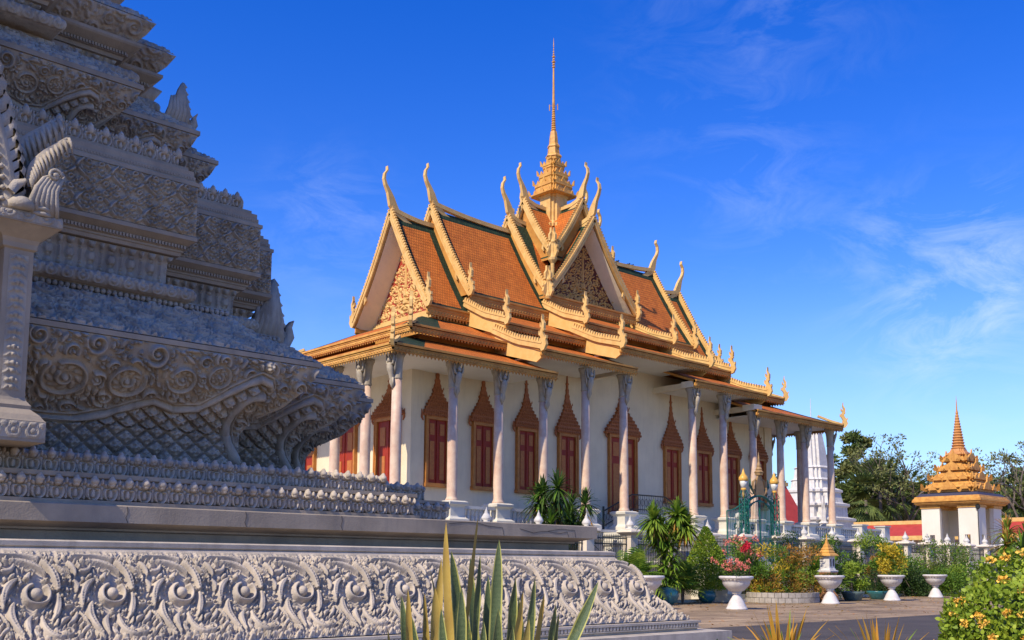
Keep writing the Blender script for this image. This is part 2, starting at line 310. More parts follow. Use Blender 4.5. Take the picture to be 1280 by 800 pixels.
# ---------------------------------------------------------------- relief carving engine
def spiral(cx, cy, r0, r1, turns, a0, sgn=1, n=34):
    t = np.linspace(0, 1, n); a = a0+sgn*t*turns*2*np.pi; r = r0+(r1-r0)*t
    return np.stack([cx+r*np.cos(a), cy+r*np.sin(a)], 1)
def bez(p, n=16):
    P = np.asarray(p, float); t = np.linspace(0, 1, n)[:,None]
    if len(P) == 3: return (1-t)**2*P[0]+2*t*(1-t)*P[1]+t*t*P[2]
    if len(P) == 4: return (1-t)**3*P[0]+3*t*(1-t)**2*P[1]+3*t*t*(1-t)*P[2]+t**3*P[3]
    return np.stack([np.interp(np.linspace(0, len(P)-1, n), range(len(P)), P[:,k]) for k in (0,1)], 1)
def leaf(n, w): return w*np.sin(np.linspace(.12, 1, n)*np.pi*.98)**.8+.002
class Tile:
    """height tile; coordinates in metres; strokes are rounded ridges"""
    def __init__(s, W, H, res=.008, wrap=True):
        s.W, s.H, s.res, s.wrap = W, H, res, wrap; s.gap = max(.009, res*1.1)
        s.nx = int(round(W/res)); s.ny = int(round(H/res))+1
        s.h = np.zeros((s.ny, s.nx)); s.X, s.Y = np.meshgrid((np.arange(s.nx))*W/s.nx, np.linspace(0, H, s.ny))
    def stroke(s, P, r, h, groove=0, gap=None):
        """a raised, round-shouldered ridge with a narrow cut around it, laid over what is already there"""
        P = np.asarray(P, float); r = np.broadcast_to(r, len(P)) if np.ndim(r) == 0 else np.asarray(r)
        gap = s.gap if gap is None else gap
        for sh in ((-s.W, 0, s.W) if s.wrap else (0,)):
            Q = P+np.array([sh, 0]); m = r.max()+gap+.005
            x0, x1 = Q[:,0].min()-m, Q[:,0].max()+m; y0, y1 = Q[:,1].min()-m, Q[:,1].max()+m
            i0, i1 = max(0, int(x0/s.W*s.nx)), min(s.nx, int(x1/s.W*s.nx)+2); j0, j1 = max(0, int(y0/s.H*(s.ny-1))), min(s.ny, int(y1/s.H*(s.ny-1))+2)
            if i0 >= i1 or j0 >= j1: continue
            X = s.X[j0:j1,i0:i1]; Y = s.Y[j0:j1,i0:i1]; best = np.zeros_like(X); sd = np.full(X.shape, 9.)
            for k in range(max(1, len(Q)-1)):
                a = Q[k]; b = Q[min(k+1, len(Q)-1)]; d = b-a; l = d@d+1e-12
                t = np.clip(((X-a[0])*d[0]+(Y-a[1])*d[1])/l, 0, 1); dist = np.hypot(X-a[0]-t*d[0], Y-a[1]-t*d[1]); rr = r[k]+(r[min(k+1, len(Q)-1)]-r[k])*t
                q = np.clip(1-(dist/np.maximum(rr, 1e-4))**2, 0, 1); v = q**.38
                if groove: v = v*(1-groove*np.exp(-(dist/(.25*np.maximum(rr,1e-4)))**2))
                best = np.maximum(best, v); sd = np.minimum(sd, dist-rr)
            cur = s.h[j0:j1,i0:i1]
            s.h[j0:j1,i0:i1] = np.where(best > 0, np.maximum(best*h, cur*0), np.where(sd < gap, 0, cur))
    def blob(s, x, y, r, h, gap=None): s.stroke([(x,y),(x+1e-4,y)], r, h, 0, gap)
    def soup(s, h, size, n, seed=3, curl=.35, y0=0, y1=None):
        """closely packed small leaves and curls, the ground the main scrolls are laid on"""
        y1 = s.H if y1 is None else y1; g = np.random.default_rng(seed)
        for _ in range(n):
            x, y = g.uniform(0, s.W), g.uniform(y0, y1); a = g.uniform(0, 6.28); hh = h*g.uniform(.75, 1)
            if g.random() < curl:
                R_ = size*g.uniform(.42, .6); s.blob(x, y, R_*1.15, hh*.25); s.stroke(spiral(x, y, R_*.85, R_*.2, 1.15, a, 1 if g.random() < .5 else -1, 16), np.linspace(R_*.26, R_*.18, 16), hh, 0, .004); s.blob(x, y, R_*.25, hh*1.05, .003)
            else:
                l = size*g.uniform(.8, 1.5); dx, dy = math.cos(a)*l, math.sin(a)*l; k = g.uniform(-.45, .45)
                P = bez([(x-dx/2,y-dy/2),(x-dy*k,y+dx*k),(x+dx/2,y+dy/2)], 7); s.stroke(P, leaf(7, size*.27), hh, .4)
    def sample(s, X, Y):
        x = (X % s.W)/s.W*s.nx if s.wrap else np.clip(X/s.W*s.nx, 0, s.nx-1.001); y = np.clip(Y/s.H*(s.ny-1), 0, s.ny-1.001)
        i = np.floor(x).astype(int); j = np.floor(y).astype(int); fx, fy = x-i, y-j; i0 = i % s.nx; i1 = (i+1) % s.nx if s.wrap else np.minimum(i+1, s.nx-1); j1 = np.minimum(j+1, s.ny-1)
        return (s.h[j,i0]*(1-fx)+s.h[j,i1]*fx)*(1-fy)+(s.h[j1,i0]*(1-fx)+s.h[j1,i1]*fx)*fy
def scrollwork(W, H, n, rad, hgt, res=.008, seed=1):
    """packed spirals joined by leaves"""
    T = Tile(W, H, res); T.gap = .019; g = np.random.default_rng(seed); C = []
    T.soup(hgt*.85, rad*.75, int(W*H/(rad*rad)*3.2), seed+5, .2)
    for _ in range(6000):
        if len(C) >= n: break
        r = rad*g.uniform(.65, 1.2); x, y = g.uniform(0, W), g.uniform(r*.6, H-r*.6)
        if all(min(abs(x-a), W-abs(x-a))**2+(y-b)**2 > (r+c)**2*1.05 for a, b, c in C): C.append((x, y, r))
    for k, (x, y, r) in enumerate(C):
        sg = 1 if k % 2 else -1; a0 = g.uniform(0, 6.28)
        for q in range(6):
            aa = a0+q*1.05; T.stroke(bez([(x+r*.95*math.cos(aa),y+r*.95*math.sin(aa)),(x+r*1.2*math.cos(aa+.1),y+r*1.2*math.sin(aa+.1)),(x+r*1.25*math.cos(aa+.5),y+r*1.25*math.sin(aa+.5))], 6), leaf(6, r*.16), hgt*.85, .3)
        T.blob(x, y, r*.98, hgt*.02)
        ex, ey = x+r*.86*math.cos(a0), y+r*.86*math.sin(a0); b = a0-sg*1.2
        T.stroke(bez([(ex,ey),(ex+.6*r*math.cos(b),ey+.6*r*math.sin(b)),(ex+1.3*r*math.cos(b+.5*sg),ey+1.3*r*math.sin(b+.5*sg))], 10), leaf(10, r*.22), hgt, .4)
        T.stroke(spiral(x, y, r*.84, r*.16, 1.45, a0, sg), np.linspace(r*.17, r*.13, 34), hgt, 0, .014)
        T.blob(x, y, r*.2, hgt*1.1, .01)
    return T

# ================================================================ THE SETTING
def struct(o): o['kind'] = 'structure'; return o
g = MB(); g.box(-400, 900, -400, 900, -.5, 0); struct(g.build('ground', paving))

# ================================================================ CARVED STUPA (foreground, left)
SC = (-42.5, -17.87)
stupa = thing('carved_stupa', 'huge grey stone stupa covered in scroll carving, filling the left of the view', 'stupa', (SC[0], SC[1], 0))
XL = -42.4                                   # carving is modelled from here to the right-hand corners
SLX, SLY = -29.6, -30.77                     # slab corner
def sq(x, y):                                # square-cornered plan through the corner (x,y), symmetric about the stupa's centre
    hx, hy = x-SC[0], SC[1]-y
    return lambda d: [(SC[0]-hx-d, SC[1]-hy-d), (SC[0]+hx+d, SC[1]-hy-d), (SC[0]+hx+d, SC[1]+hy+d), (SC[0]-hx-d, SC[1]+hy+d)]
def stair(c):                                # stepped plan; c = front-right corners outermost first
    c = [(x-SC[0], SC[1]-y) for x, y in c]
    def f(d):
        p = []
        for k, (x, y) in enumerate(c):
            if k: p.append((c[k-1][0]+d, y+d))
            p.append((x+d, y+d))
        lx, ly = c[-1]; rx = [(lx+.45, ly-1.5), (lx+1.2, ly-3.0)]
        for k, (x, y) in enumerate(rx): p.append((([c[-1]]+rx)[k][0]+d, y+d)); p.append((x+d, y+d))
        q = [(SC[0]+x, SC[1]-y) for x, y in p]
        r = [(SC[0]+x, SC[1]+y) for x, y in p[::-1]]; s_ = [(SC[0]-x, SC[1]+y) for x, y in p]; t = [(SC[0]-x, SC[1]-y) for x, y in p[::-1]]
        return q+r+s_+t
    return f
def panel(mb, tile, prof, y0, xa, xb, toff=0, xo=0, res=.016, lim=None, tl0=0, amp=1, wallL=True, face=-1):
    """carved face towards −y. prof = [(d,z)], plane y0-d, from xa (inner end) to xb (corner) shifted by d at both ends"""
    P = np.array(prof, float); seg = np.hypot(*np.diff(P, axis=0).T); L_ = np.concatenate([[0], np.cumsum(seg)])
    nt_ = max(3, int(L_[-1]/res)); nx = max(3, int((xb-xa)/res)); t = np.linspace(0, L_[-1], nt_)
    d = np.interp(t, L_, P[:,0]); z = np.interp(t, L_, P[:,1])
    k = max(1, int(.05/res)); ker = np.ones(2*k+1)/(2*k+1); ds = np.convolve(np.pad(d, k, 'edge'), ker, 'valid'); zs = np.convolve(np.pad(z, k, 'edge'), ker, 'valid')
    if len(P) > 3: d, z = ds, zs
    dd, dz = np.gradient(d), np.gradient(z); ln = np.hypot(dd, dz)+1e-9; ny, nz = -dz/ln, dd/ln   # outward = (−y, ...) : normal in (d,z) = (dz,-dd)
    s_ = np.linspace(0, 1, nx)[None,:]
    XA = xa+(d[:,None]); XB = xb+d[:,None]
    if wallL is False: XA = np.full_like(XB, xa)
    X = XA+(XB-XA)*s_; T_ = np.repeat(t[:,None], nx, 1)
    h = tile.sample(X-xo, T_+toff)*amp
    edge = np.minimum(1, (1-s_)*(XB-XA)/.035); h = h*edge*np.minimum(1, np.minimum(T_, L_[-1]-T_)/.02+.0)
    Y = y0-d[:,None]-h*(dz/ln)[:,None]; Z = z[:,None]-h*(dd/ln)[:,None]*1.0
    return mb.grid(np.stack([X, np.broadcast_to(Y, X.shape), np.broadcast_to(Z, X.shape)], -1))
# ---- plain steps and ledges of the base
mb = MB(); mb.loft(sq(-27.85, -32.53), [(0,0),(0,.45)]); mb.build('base_slab', stoneL, stupa)
mb = MB(); mb.loft(sq(-28.25, -32.13), [(-.05,.45),(-.05,.49),(0,.50),(0,.515),(-.035,.52),(-.035,.585),(0,.59),(.0,.63),(-.3,.63)])
x = XL
while x < -28.35:
    mb.box(x, x+.05, -32.125, -32.09, .525, .58); x += .085
mb.build('dentil_ledge', stoneL, stupa)
# ---- big scroll band
def px(x, y): return (x/450*.88, (795-y)/555*1.40)
TB = Tile(.88, 1.42, .0075)
def S(pts, r, h, gr=0, n=14, lf=True):
    P = bez([px(*p) for p in pts], n); TB.stroke(P, leaf(n, r) if lf else r, h, gr)
TB.gap = .019; TB.soup(.085, .115, 240, 9, .35)
def CU(x, y, r, a0, sg=1, tn=1.15):                   # a small curl with its ball
    cx_, cy_ = px(x, y); TB.blob(cx_, cy_, r*1.05, .02); TB.stroke(spiral(cx_, cy_, r*.82, r*.2, tn, R(a0), sg, 22), np.linspace(r*.27, r*.2, 22), .085, 0, .004); TB.blob(cx_, cy_, r*.30, .095, .003)
for k, (a, b) in enumerate([(20,765),(75,780),(128,770),(180,782),(235,768),(290,782),(345,770),(400,782),(440,768)]): S([(a-28,b+4),(a-4,b-30),(a+26,b+2)], .030, .075, .35, 8)
for (a, b, r, a0, sg) in ((40,705,.055,30,1),(108,742,.045,200,-1),(205,735,.05,100,1),(290,770,.04,20,1),(430,700,.055,300,-1),(470,740,.045,90,1),(20,640,.045,200,1),(440,262,.05,10,1),(500,300,.045,150,-1),(392,300,.045,80,1),(90,285,.055,200,1),(30,330,.06,60,-1),(170,300,.045,100,1)): CU(a, b, r, a0, sg)
for (p_, r, g_) in (([(455,690),(500,640),(560,650)],.030,.35),([(410,650),(440,600),(500,610)],.030,.35),([(395,600),(350,610),(320,650)],.032,.35),([(450,570),(430,620),(380,640)],.028,.35),([(440,300),(480,330),(470,380)],.034,.4),([(500,350),(560,360),(575,310)],.030,.4),([(400,330),(440,350),(435,400)],.032,.4)): S(p_, .030, .08, g_)
S([(600,700),(560,640),(510,560),(470,470)], .024, .095, .4); S([(470,460),(440,390),(400,345),(350,310)], .024, .09, .4)
S([(570,735),(530,660),(490,610),(462,560)], .020, .085, .3)
CU(408,515,.078,120,1,1.3); CU(388,392,.062,60,1,1.2); CU(370,690,.082,200,1,1.3)
S([(455,400),(492,440),(478,492)], .036, .09, .4)
S([(185,590),(140,625),(160,712)], .038, .085, .4); S([(245,590),(222,680),(300,742),(345,722)], .034, .095, .4); S([(300,560),(335,600),(318,640)], .030, .085, .35)
S([(125,395),(38,425),(42,545)], .044, .09, .4); S([(98,515),(52,595),(122,705)], .046, .095, .4)
S([(20,262),(120,238),(240,250),(318,318)], .036, .095, .45); S([(108,290),(200,296),(262,318),(300,368)], .028, .085, .35)
S([(288,300),(352,345),(368,420),(352,478)], .040, .105, .45); S([(352,470),(362,545),(300,615)], .042, .10, .45)
cx_, cy_ = px(228,468); TB.blob(cx_, cy_, .175, .015); TB.stroke(spiral(cx_, cy_, .155, .115, .80, R(40), -1, 34), np.linspace(.024, .036, 34), .10); TB.blob(cx_, cy_, .080, .125)
TB.h *= 1.2
bandp = [(.53-.53,.64),(-.12,.70),(-.24,.80),(-.38,.94),(-.50,1.10),(-.58,1.27),(-.66,1.44),(-.76,1.57),(-.88,1.66)]
BX, BY = -28.38, -32.0
mb = MB(); mb.loft(sq(BX, BY), [(d-.02, z) for d, z in bandp]); mb.build('band_core', stone, stupa)
mb = MB(); panel(mb, TB, bandp, BY, XL, BX, res=.0105, wallL=False, xo=-39.91-.448); mb.build('carved_scroll_band', stoneB, stupa, smooth=True)
# leaf fillet + ledge
TL = Tile(.20, .15, .006); TL.stroke(bez([(.02,.03),(.10,.005),(.18,.03)],8), .013, .03); TL.stroke(spiral(.06,.075,.035,.01,1.1,0,1,18), .012, .035); TL.stroke(spiral(.14,.075,.035,.01,1.1,3.1,-1,18), .012, .035); TL.stroke([(.10,.03),(.10,.11)], .016, .04); TL.stroke([(.03,.118),(.17,.118)], .011, .03)
fil = [(-.88,1.655),(-.93,1.70),(-1.0,1.79)]
mb = MB(); panel(mb, TL, fil, BY, XL, BX, res=.012, wallL=False); mb.build('leaf_fillet', stoneB, stupa, smooth=True)
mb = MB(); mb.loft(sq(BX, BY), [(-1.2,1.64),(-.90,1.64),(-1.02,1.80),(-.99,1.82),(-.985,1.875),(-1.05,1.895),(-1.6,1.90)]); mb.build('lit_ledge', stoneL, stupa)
mb = MB(); mb.loft(sq(SLX, SLY), [(-.38,1.88),(-.38,2.02),(-.30,2.035),(-.30,2.06),(-.05,2.125),(0,2.13),(0,2.345),(-.02,2.36),(-.8,2.36)]); mb.build('cracked_slab', stoneP, stupa)
# cracks in the slab face: thin dark grooves laid as real incised lines
crk = mat('crack', (.05,.045,.04), .9)
def crack(pts):
    ck = MB(); P = [(x, SLY-.001, z) for x, z in pts]; ck.tube(P, .0045, 4); ck.build('slab_crack', crk, stupa)
g_ = np.random.default_rng(5)
for xs, z0, n in ((-36.9,2.30,1),(-35.3,2.28,1),(-33.2,2.3,7),(-31.6,2.26,7),(-38.6,2.33,1),(-30.9,2.24,4)):
    if n == 1: crack([(xs,2.345),(xs+.015,2.27),(xs-.01,2.2),(xs+.02,2.135)])
    else:
        p = [(xs, z0)]
        for k in range(n): p.append((p[-1][0]+.17, min(2.335, max(2.15, p[-1][1]+g_.uniform(-.035,.03)))))
        p.append((p[-1][0]+.03, 2.14)); crack(p)
# ---- lotus rows
TLo = Tile(.226, .30, .006)
TLo.gap = .013
for cx_ in (0, .226): TLo.stroke([(cx_,.03),(cx_,.12),(cx_,.20)], [.028,.020,.034], .035); TLo.stroke([(cx_,.235),(cx_,.262)], [.026,.018], .05)
for sg in (-1, 1): TLo.stroke(bez([(.113,.016),(.113+sg*.105,.02),(.113+sg*.085,.19),(.113+sg*.040,.150)],14), .0165, .055)
TLo.stroke([(.113,.07),(.113,.11),(.113,.15)], [.034,.028,.012], .045); TLo.stroke([(.113,.17),(.113,.20)], [.012,.02], .04)
for sg in (-1, 1): TLo.stroke(bez([(.113+sg*.02,.185),(.113+sg*.07,.195),(.113+sg*.075,.235)],8), leaf(8,.022), .055, .3)
TLo.stroke([(.113,.222),(.113,.262)], [.046,.034], .090)
def lotus_row(name, corners, z0, h, xl=XL, flatcap=True, buds=False):
    mb = MB(); s = h/.29
    f = stair(corners); mb.loft(f, [(-.06,z0),(-.035,z0+.03*s),(-.035,z0+h-.02),(-.05,z0+h),(-.4,z0+h)])
    for k, (x, y) in enumerate(corners):
        xa = xl if k == 0 else corners[k-1][0]-.05
        pr = [(-.05,z0),(-.02,z0+.06*s),(-.035,z0+.16*s),(-.015,z0+.24*s),(-.03,z0+.285*s),(-.06,z0+h)]
        panel(mb, TLo, pr, y, xa, x, res=.0095, wallL=False, amp=1.35)
        n = int((x-xa)/.226)+1
        if buds:
            for i in range(n):
                bx = math.floor(x/.226)*.226+.113-i*.226
                if bx < xa or bx > x-.05: continue
                mb.lathe([(.03,0),(.05,.03),(.056,.07),(.046,.11),(.022,.15),(.004,.175)], (bx, y-.015, z0+h*.62), 8, ribs=4, ribd=.08)
        else:
            for i in range(n):
                bx = math.floor(x/.226)*.226+.113-i*.226
                if bx < xa or bx > x-.05: continue
                mb.lathe([(.040,-.02),(.052,.01),(.046,.035),(.026,.056),(.004,.066)], (bx, y-.062, z0+h*.80), 8, ribs=4, ribd=.08)
    return mb.build(name, stoneB if z0 < 3 else stoneL, stupa, smooth=True)
R1 = [(-33.76,-30.6),(-32.15,-29.45),(-31.3,-28.3)]
mb = MB(); mb.loft(stair(R1), [(.05,2.36),(.05,2.415),(-.03,2.42)]); mb.loft(stair(R1), [(0,2.70),(.012,2.71),(.012,2.765),(-.3,2.77)]); mb.build('row_fillet', stoneP, stupa)
lotus_row('lotus_row', R1, 2.42, .285)
R2 = [(-34.10,-30.3),(-32.42,-29.15),(-31.7,-28.1)]
lotus_row('lotus_row', R2, 2.775, .275)
# ---- the great bracket-shaped cyma
def lattice(H, W=.30, k=1.0):
    """net of incised diagonals, a four-petalled flower raised in every mesh"""
    T = Tile(W, H, .009); v = .25
    a = (T.X/W+T.Y/v) % 1; b = (T.X/W-T.Y/v) % 1
    d = np.minimum(np.minimum(a, 1-a), np.minimum(b, 1-b))*W*.64
    T.h = .135*np.clip((d-.013)/.008, 0, 1)
    cx = (a-.5); cyy = (b-.5); r = np.hypot(cx, cyy)*W; th = np.arctan2(cyy, cx)
    T.h += np.where(r < .030, .030, np.where(r < .078+.022*np.cos(4*th), .018+.014*np.cos(4*th), -.030*np.clip((d-.013)/.008, 0, 1)))
    return T
cy = [(-.88,3.04),(-.88,3.6),(-.75,3.82),(-.56,3.97),(-.41,4.06),(-.24,4.21),(-.10,4.39),(0,4.67)]
def cyma_tile(sc=1.0):
    W, H = 7.6, 1.98
    T = Tile(W, H, .010, wrap=False); x0 = 6.6
    lat = lattice(H); foli = scrollwork(2.6, 2.0, 34, .17, .105, .010, 11)
    A = np.array([(-6.6,1.5),(-5.6,1.25),(-4.6,.85),(-3.9,.62),(-3.18,.56),(-2.87,.55),(-2.55,.57),(-2.14,.71),(-1.8,.93),(-1.56,1.07),(-1.21,.94),(-.86,1.01),(-.81,1.1),(-.54,1.40),(-.27,1.60),(-.09,1.68),(.11,1.62),(.18,1.47),(.12,1.36),(.02,1.40)])
    Cc = np.array([(.02,1.42),(-.12,1.40),(-.24,1.30),(-.31,1.04),(-.31,.73),(-.23,.41),(-.09,.20),(.02,.10)])
    up_ = A[:16]
    ta = np.interp(T.X-x0, up_[:,0], up_[:,1], right=9)
    cx = np.interp(T.Y, Cc[::-1,1], Cc[::-1,0])
    isfol = (T.Y > ta) | ((T.X-x0) > cx+.0) & (T.Y < 1.5) | ((T.X-x0) > .05)
    hl = lat.sample(T.X, T.Y); hf = foli.sample(T.X, T.Y)
    T.h = np.where(isfol, hf, hl)
    # clear beds for the hand-placed volutes
    def bed(x, y, r):
        d = np.hypot(T.X-x-x0, T.Y-y); T.h = np.where(d < r, T.h*0, T.h)
    for x, y, r, a0, sg in ((-2.86,1.30,.36,2.5,1),(-2.04,1.36,.30,.4,-1),(-1.28,1.50,.24,3.4,1),(-.75,1.62,.20,1.0,-1),(-3.9,1.25,.38,.4,-1),(-4.9,1.5,.30,2.0,1),(.36,1.30,.20,2.2,1),(.22,.95,.16,4.0,-1)):
        bed(x, y, r*1.02); T.blob(x+x0, y, r*.95, .015)
        for q in range(9): aa = a0+q*.7; T.stroke(bez([(x+x0+r*.62*math.cos(aa),y+r*.62*math.sin(aa)),(x+x0+r*.55*math.cos(aa+.35),y+r*.55*math.sin(aa+.35)),(x+x0+r*.36*math.cos(aa+.45),y+r*.36*math.sin(aa+.45))],6), leaf(6,r*.12), .05, .3)
        T.stroke(spiral(x+x0, y, r*.88, r*.70, .93, a0, sg, 30), r*.085, .085); T.stroke(spiral(x+x0, y, r*.34, r*.08, .9, a0, sg, 16), r*.10, .08); T.blob(x+x0, y, r*.15, .09)
    T.stroke(A+[x0,0], .058, .12, 0, .014)
    T.stroke(A+[x0,.105], .024, .07, 0, .008)
    T.stroke(Cc+[x0+.125,.0], .022, .07, 0, .008); T.stroke(Cc+[x0,0], np.linspace(.065,.085,len(Cc)), .16, 0, .016)
    # curling acanthus tip at the corner
    for k in range(4): T.stroke(bez([(x0+.15+.09*k,.95-.05*k),(x0+.38+.08*k,1.12-.03*k),(x0+.55+.08*k,1.45)],10), leaf(10,.045), .07, .4)
    return T
TC = cyma_tile()
C1 = [(-35.46,-30.3),(-33.85,-29.15),(-32.86,-28.0)]
def shift(c, d): return [(x+d, y-d) for x, y in c]
def cyma(name, corners, prof, z0, sc, foot):
    mb = MB(); f = stair(corners); mb.loft(f, [(d-.03, z) for d, z in prof]); mb.build('tier_core', stone, stupa)
    mb = MB()
    for k, (x, y) in enumerate(corners):
        xa = XL if k == 0 else corners[k-1][0]-.1
        class Sc:                                   # the same carving at this tier's scale
            @staticmethod
            def sample(X, Y): return TC.sample((X-(x+foot))/sc+6.6, Y/sc)*sc
        panel(mb, Sc, prof, y, xa, x, res=.0115, wallL=(k > 0))
    return mb.build(name, stone, stupa, smooth=True)
cyma('carved_bracket_tier', C1, cy, 0, 1.0, -.88)
mb = MB(); mb.loft(stair(C1), [(-.05,4.66),(.02,4.665),(.02,4.735),(-.03,4.75)]); mb.build('rim_moulding', stoneP, stupa)
TS = scrollwork(2.0, 1.3, 26, .165, .055, .010, 21)
def slope(name, corners, prof, amp=1.0, tile=None, res=.0115):
    mb = MB(); mb.loft(stair(corners), [(d-.03, z-.01) for d, z in prof])
    for k, (x, y) in enumerate(corners): panel(mb, tile or TS, prof, y, XL if k == 0 else corners[k-1][0]-.2, x, res=res, wallL=False, amp=amp)
    return mb.build(name, stone, stupa, smooth=True)
slope('carved_slope', C1, [(0.0,4.75),(-.22,4.90),(-.50,5.08),(-.78,5.26),(-1.0,5.47)])
# bead row
def beads(mb, corners, d, z, r, step):
    for k, (x, y) in enumerate(corners):
        xa = XL if k == 0 else corners[k-1][0]; bx = xa
        while bx < x+d-.02:
            mb.lathe([(r*.3,-r),(r*.9,-r*.5),(r,0),(r*.9,r*.5),(r*.3,r)], (bx, y-d, z), 6); bx += step
mb = MB(); beads(mb, C1, -1.04, 5.53, .042, .085); mb.loft(stair(C1), [(-1.03,5.44),(-1.03,5.48),(-1.08,5.49),(-1.08,5.57),(-1.06,5.575),(-1.06,5.60),(-1.4,5.60)]); mb.build('bead_row', stone, stupa, smooth=True)
B1 = [(-37.15,-29.35),(-35.45,-28.25),(-34.6,-27.15)]
TQ = Tile(.22, .22, .008); TQ.stroke(spiral(.11,.09,.07,.07,1,0,1,20), .022, .03); TQ.blob(.11,.09,.035,.04); TQ.blob(.11,.185,.04,.04); TQ.blob(0,.16,.04,.035)
slope('cushion_row', [(B1[0][0]+.02,B1[0][1]),(B1[1][0],B1[1][1]),B1[2]], [(-.02,5.60),(.03,5.66),(.02,5.74),(-.06,5.81)], tile=TQ, res=.014)
# recessed waist with bud-shaped balusters
mb = MB(); mb.loft(stair(B1), [(-.34,5.79),(-.34,6.26),(-.28,6.32)])
TV = Tile(.30, .50, .009)
for (cx, w) in ((.075,.055),(.225,.032)):
    TV.stroke([(cx,.02),(cx,.14),(cx,.27),(cx,.40),(cx,.48)], [w*.9,w*.55,w*1.25,w*.6,w*.95] if w > .04 else [w,w*.5,w*.45,w*.5,w], .075); 
    TV.blob(cx,.15,w*.8,.05); TV.blob(cx,.38,w*.8,.05); TV.blob(cx,.10,w*1.0,.06)

for k, (x, y) in enumerate(B1): panel(mb, TV, [(-.31,5.80),(-.31,6.05),(-.30,6.22),(-.22,6.30)], y, XL if k == 0 else B1[k-1][0]-.3, x, res=.013, wallL=False)
mb.build('baluster_waist', stone, stupa, smooth=True)
def dentils(mb, corners, d, z, h, w, step, p=.03):
    for k, (x, y) in enumerate(corners):
        xa = XL if k == 0 else corners[k-1][0]; bx = xa
        while bx < x+d-w: mb.box(bx, bx+w, y-d-p, y-d+.05, z, z+h); bx += step
mb = MB(); mb.loft(stair(B1), [(-.40,6.30),(-.17,6.31),(-.15,6.36),(-.13,6.37),(-.13,6.40),(-.10,6.41),(-.10,6.47),(0.0,6.53),(.02,6.54),(.02,6.60),(-.01,6.62)]); dentils(mb, B1, -.10, 6.415, .05, .028, .05); mb.build('cornice', stoneP, stupa)
# arabesque block
TA = Tile(.50, .52, .0075); TA.gap = .018; TA.soup(.042, .085, 40, 4, .15)
for sx in (1, -1):
    def m_(p): return [(.25+sx*(a-.25), b) for a, b in p]
    TA.stroke(bez(m_([(.25,.0),(.30,.12),(.46,.13),(.50,.26)]),16), .022, .06); TA.stroke(bez(m_([(.25,.52),(.30,.40),(.46,.39),(.50,.26)]),16), .022, .06)
    TA.stroke(spiral(.25+sx*.10,.20,.052,.016,1.1,R(90),sx,18), .017, .055); TA.stroke(spiral(.25+sx*.10,.34,.052,.016,1.1,R(270),-sx,18), .017, .055)
    TA.stroke(bez(m_([(.25,.26),(.33,.24),(.40,.27)]),8), leaf(8,.028), .05,.3)
    TA.stroke(spiral(.25+sx*.17,.06,.05,.016,1.0,R(0),sx,18), .017, .05); TA.stroke(spiral(.25+sx*.17,.46,.05,.016,1.0,R(0),-sx,18), .017, .05)
for (cx, cy_) in ((.25,.26),(0,0),(0,.52),(.25,.06),(.25,.46)):
    TA.blob(cx, cy_, .026, .07)
    for a in range(4): TA.blob(cx+.038*math.cos(a*1.5708), cy_+.038*math.sin(a*1.5708), .026, .055)
TA.h *= 1.0
class TAw:
    @staticmethod
    def sample(X, Y): return TA.sample(X, (Y+.13) % .52)
slope('arabesque_block', B1, [(0,6.62),(0,7.41)], tile=TAw, res=.0095, amp=1.3)
mb = MB(); mb.loft(stair(B1), [(-.02,7.40),(.025,7.41),(.025,7.47),(-.02,7.48),(-.03,7.50),(-.03,7.57),(-.05,7.58),(-.05,7.66),(-.12,7.68),(-.12,7.73),(-.5,7.74)]); dentils(mb, B1, -.05, 7.515, .04, .022, .045, .03); mb.build('cornice', stoneP, stupa)
lotus_row('lotus_row', [(x-.2, y+.2) for x, y in B1], 7.74, .20, buds=True)
# ---- second tier
C2 = [(-37.88,-28.8),(-36.45,-27.8),(-35.6,-26.8)]
cy2 = [(-.70,7.72),(-.70,8.1),(-.58,8.30),(-.42,8.43),(-.30,8.52),(-.18,8.63),(-.08,8.76),(0,8.95)]
cyma('carved_bracket_tier', C2, cy2, 0, .735, -.70)
mb = MB(); mb.loft(stair(C2), [(-.05,8.94),(.02,8.945),(.02,9.02),(-.03,9.03)]); mb.build('rim_moulding', stoneP, stupa)
slope('carved_slope', C2, [(0.0,9.03),(-.18,9.15),(-.40,9.30),(-.62,9.45),(-.75,9.60)], amp=.8)
mb = MB(); mb.loft(stair(C2), [(-.78,9.58),(-.78,9.64),(-.86,9.65),(-.86,9.72),(-1.2,9.73)]); mb.build('bead_row', stoneP, stupa)
D1 = [(-38.75,-28.55),(-37.20,-27.6),(-36.45,-26.75)]
slope('cushion_row', shift(D1,-.2), [(-.02,9.70),(.03,9.76),(.02,9.86),(-.06,9.93)], tile=TQ, res=.02)
mb = MB(); mb.loft(stair(D1), [(-.55,9.7),(-.55,10.10),(-.5,10.12)])
for k, (x, y) in enumerate(D1): panel(mb, TV, [(-.52,9.85),(-.52,10.0),(-.46,10.12)], y, XL if k == 0 else D1[k-1][0]-.3, x, res=.02, wallL=False)
mb.build('baluster_waist', stone, stupa, smooth=True)
mb = MB(); mb.loft(stair(D1), [(-.6,10.11),(-.40,10.12),(-.38,10.18),(-.33,10.19),(-.33,10.24),(-.18,10.34),(-.16,10.37),(-.16,10.42)]); dentils(mb, D1, -.33, 10.195, .05, .028, .05); mb.build('cornice', stoneP, stupa)
slope('carved_underside', D1, [(-.30,10.40),(-.12,10.58),(0,10.78)], tile=TS, res=.02)
slope('carved_slope', D1, [(0,10.79),(-.2,10.95),(-.5,11.1),(-.8,11.3)], tile=TS, res=.022, amp=.8)
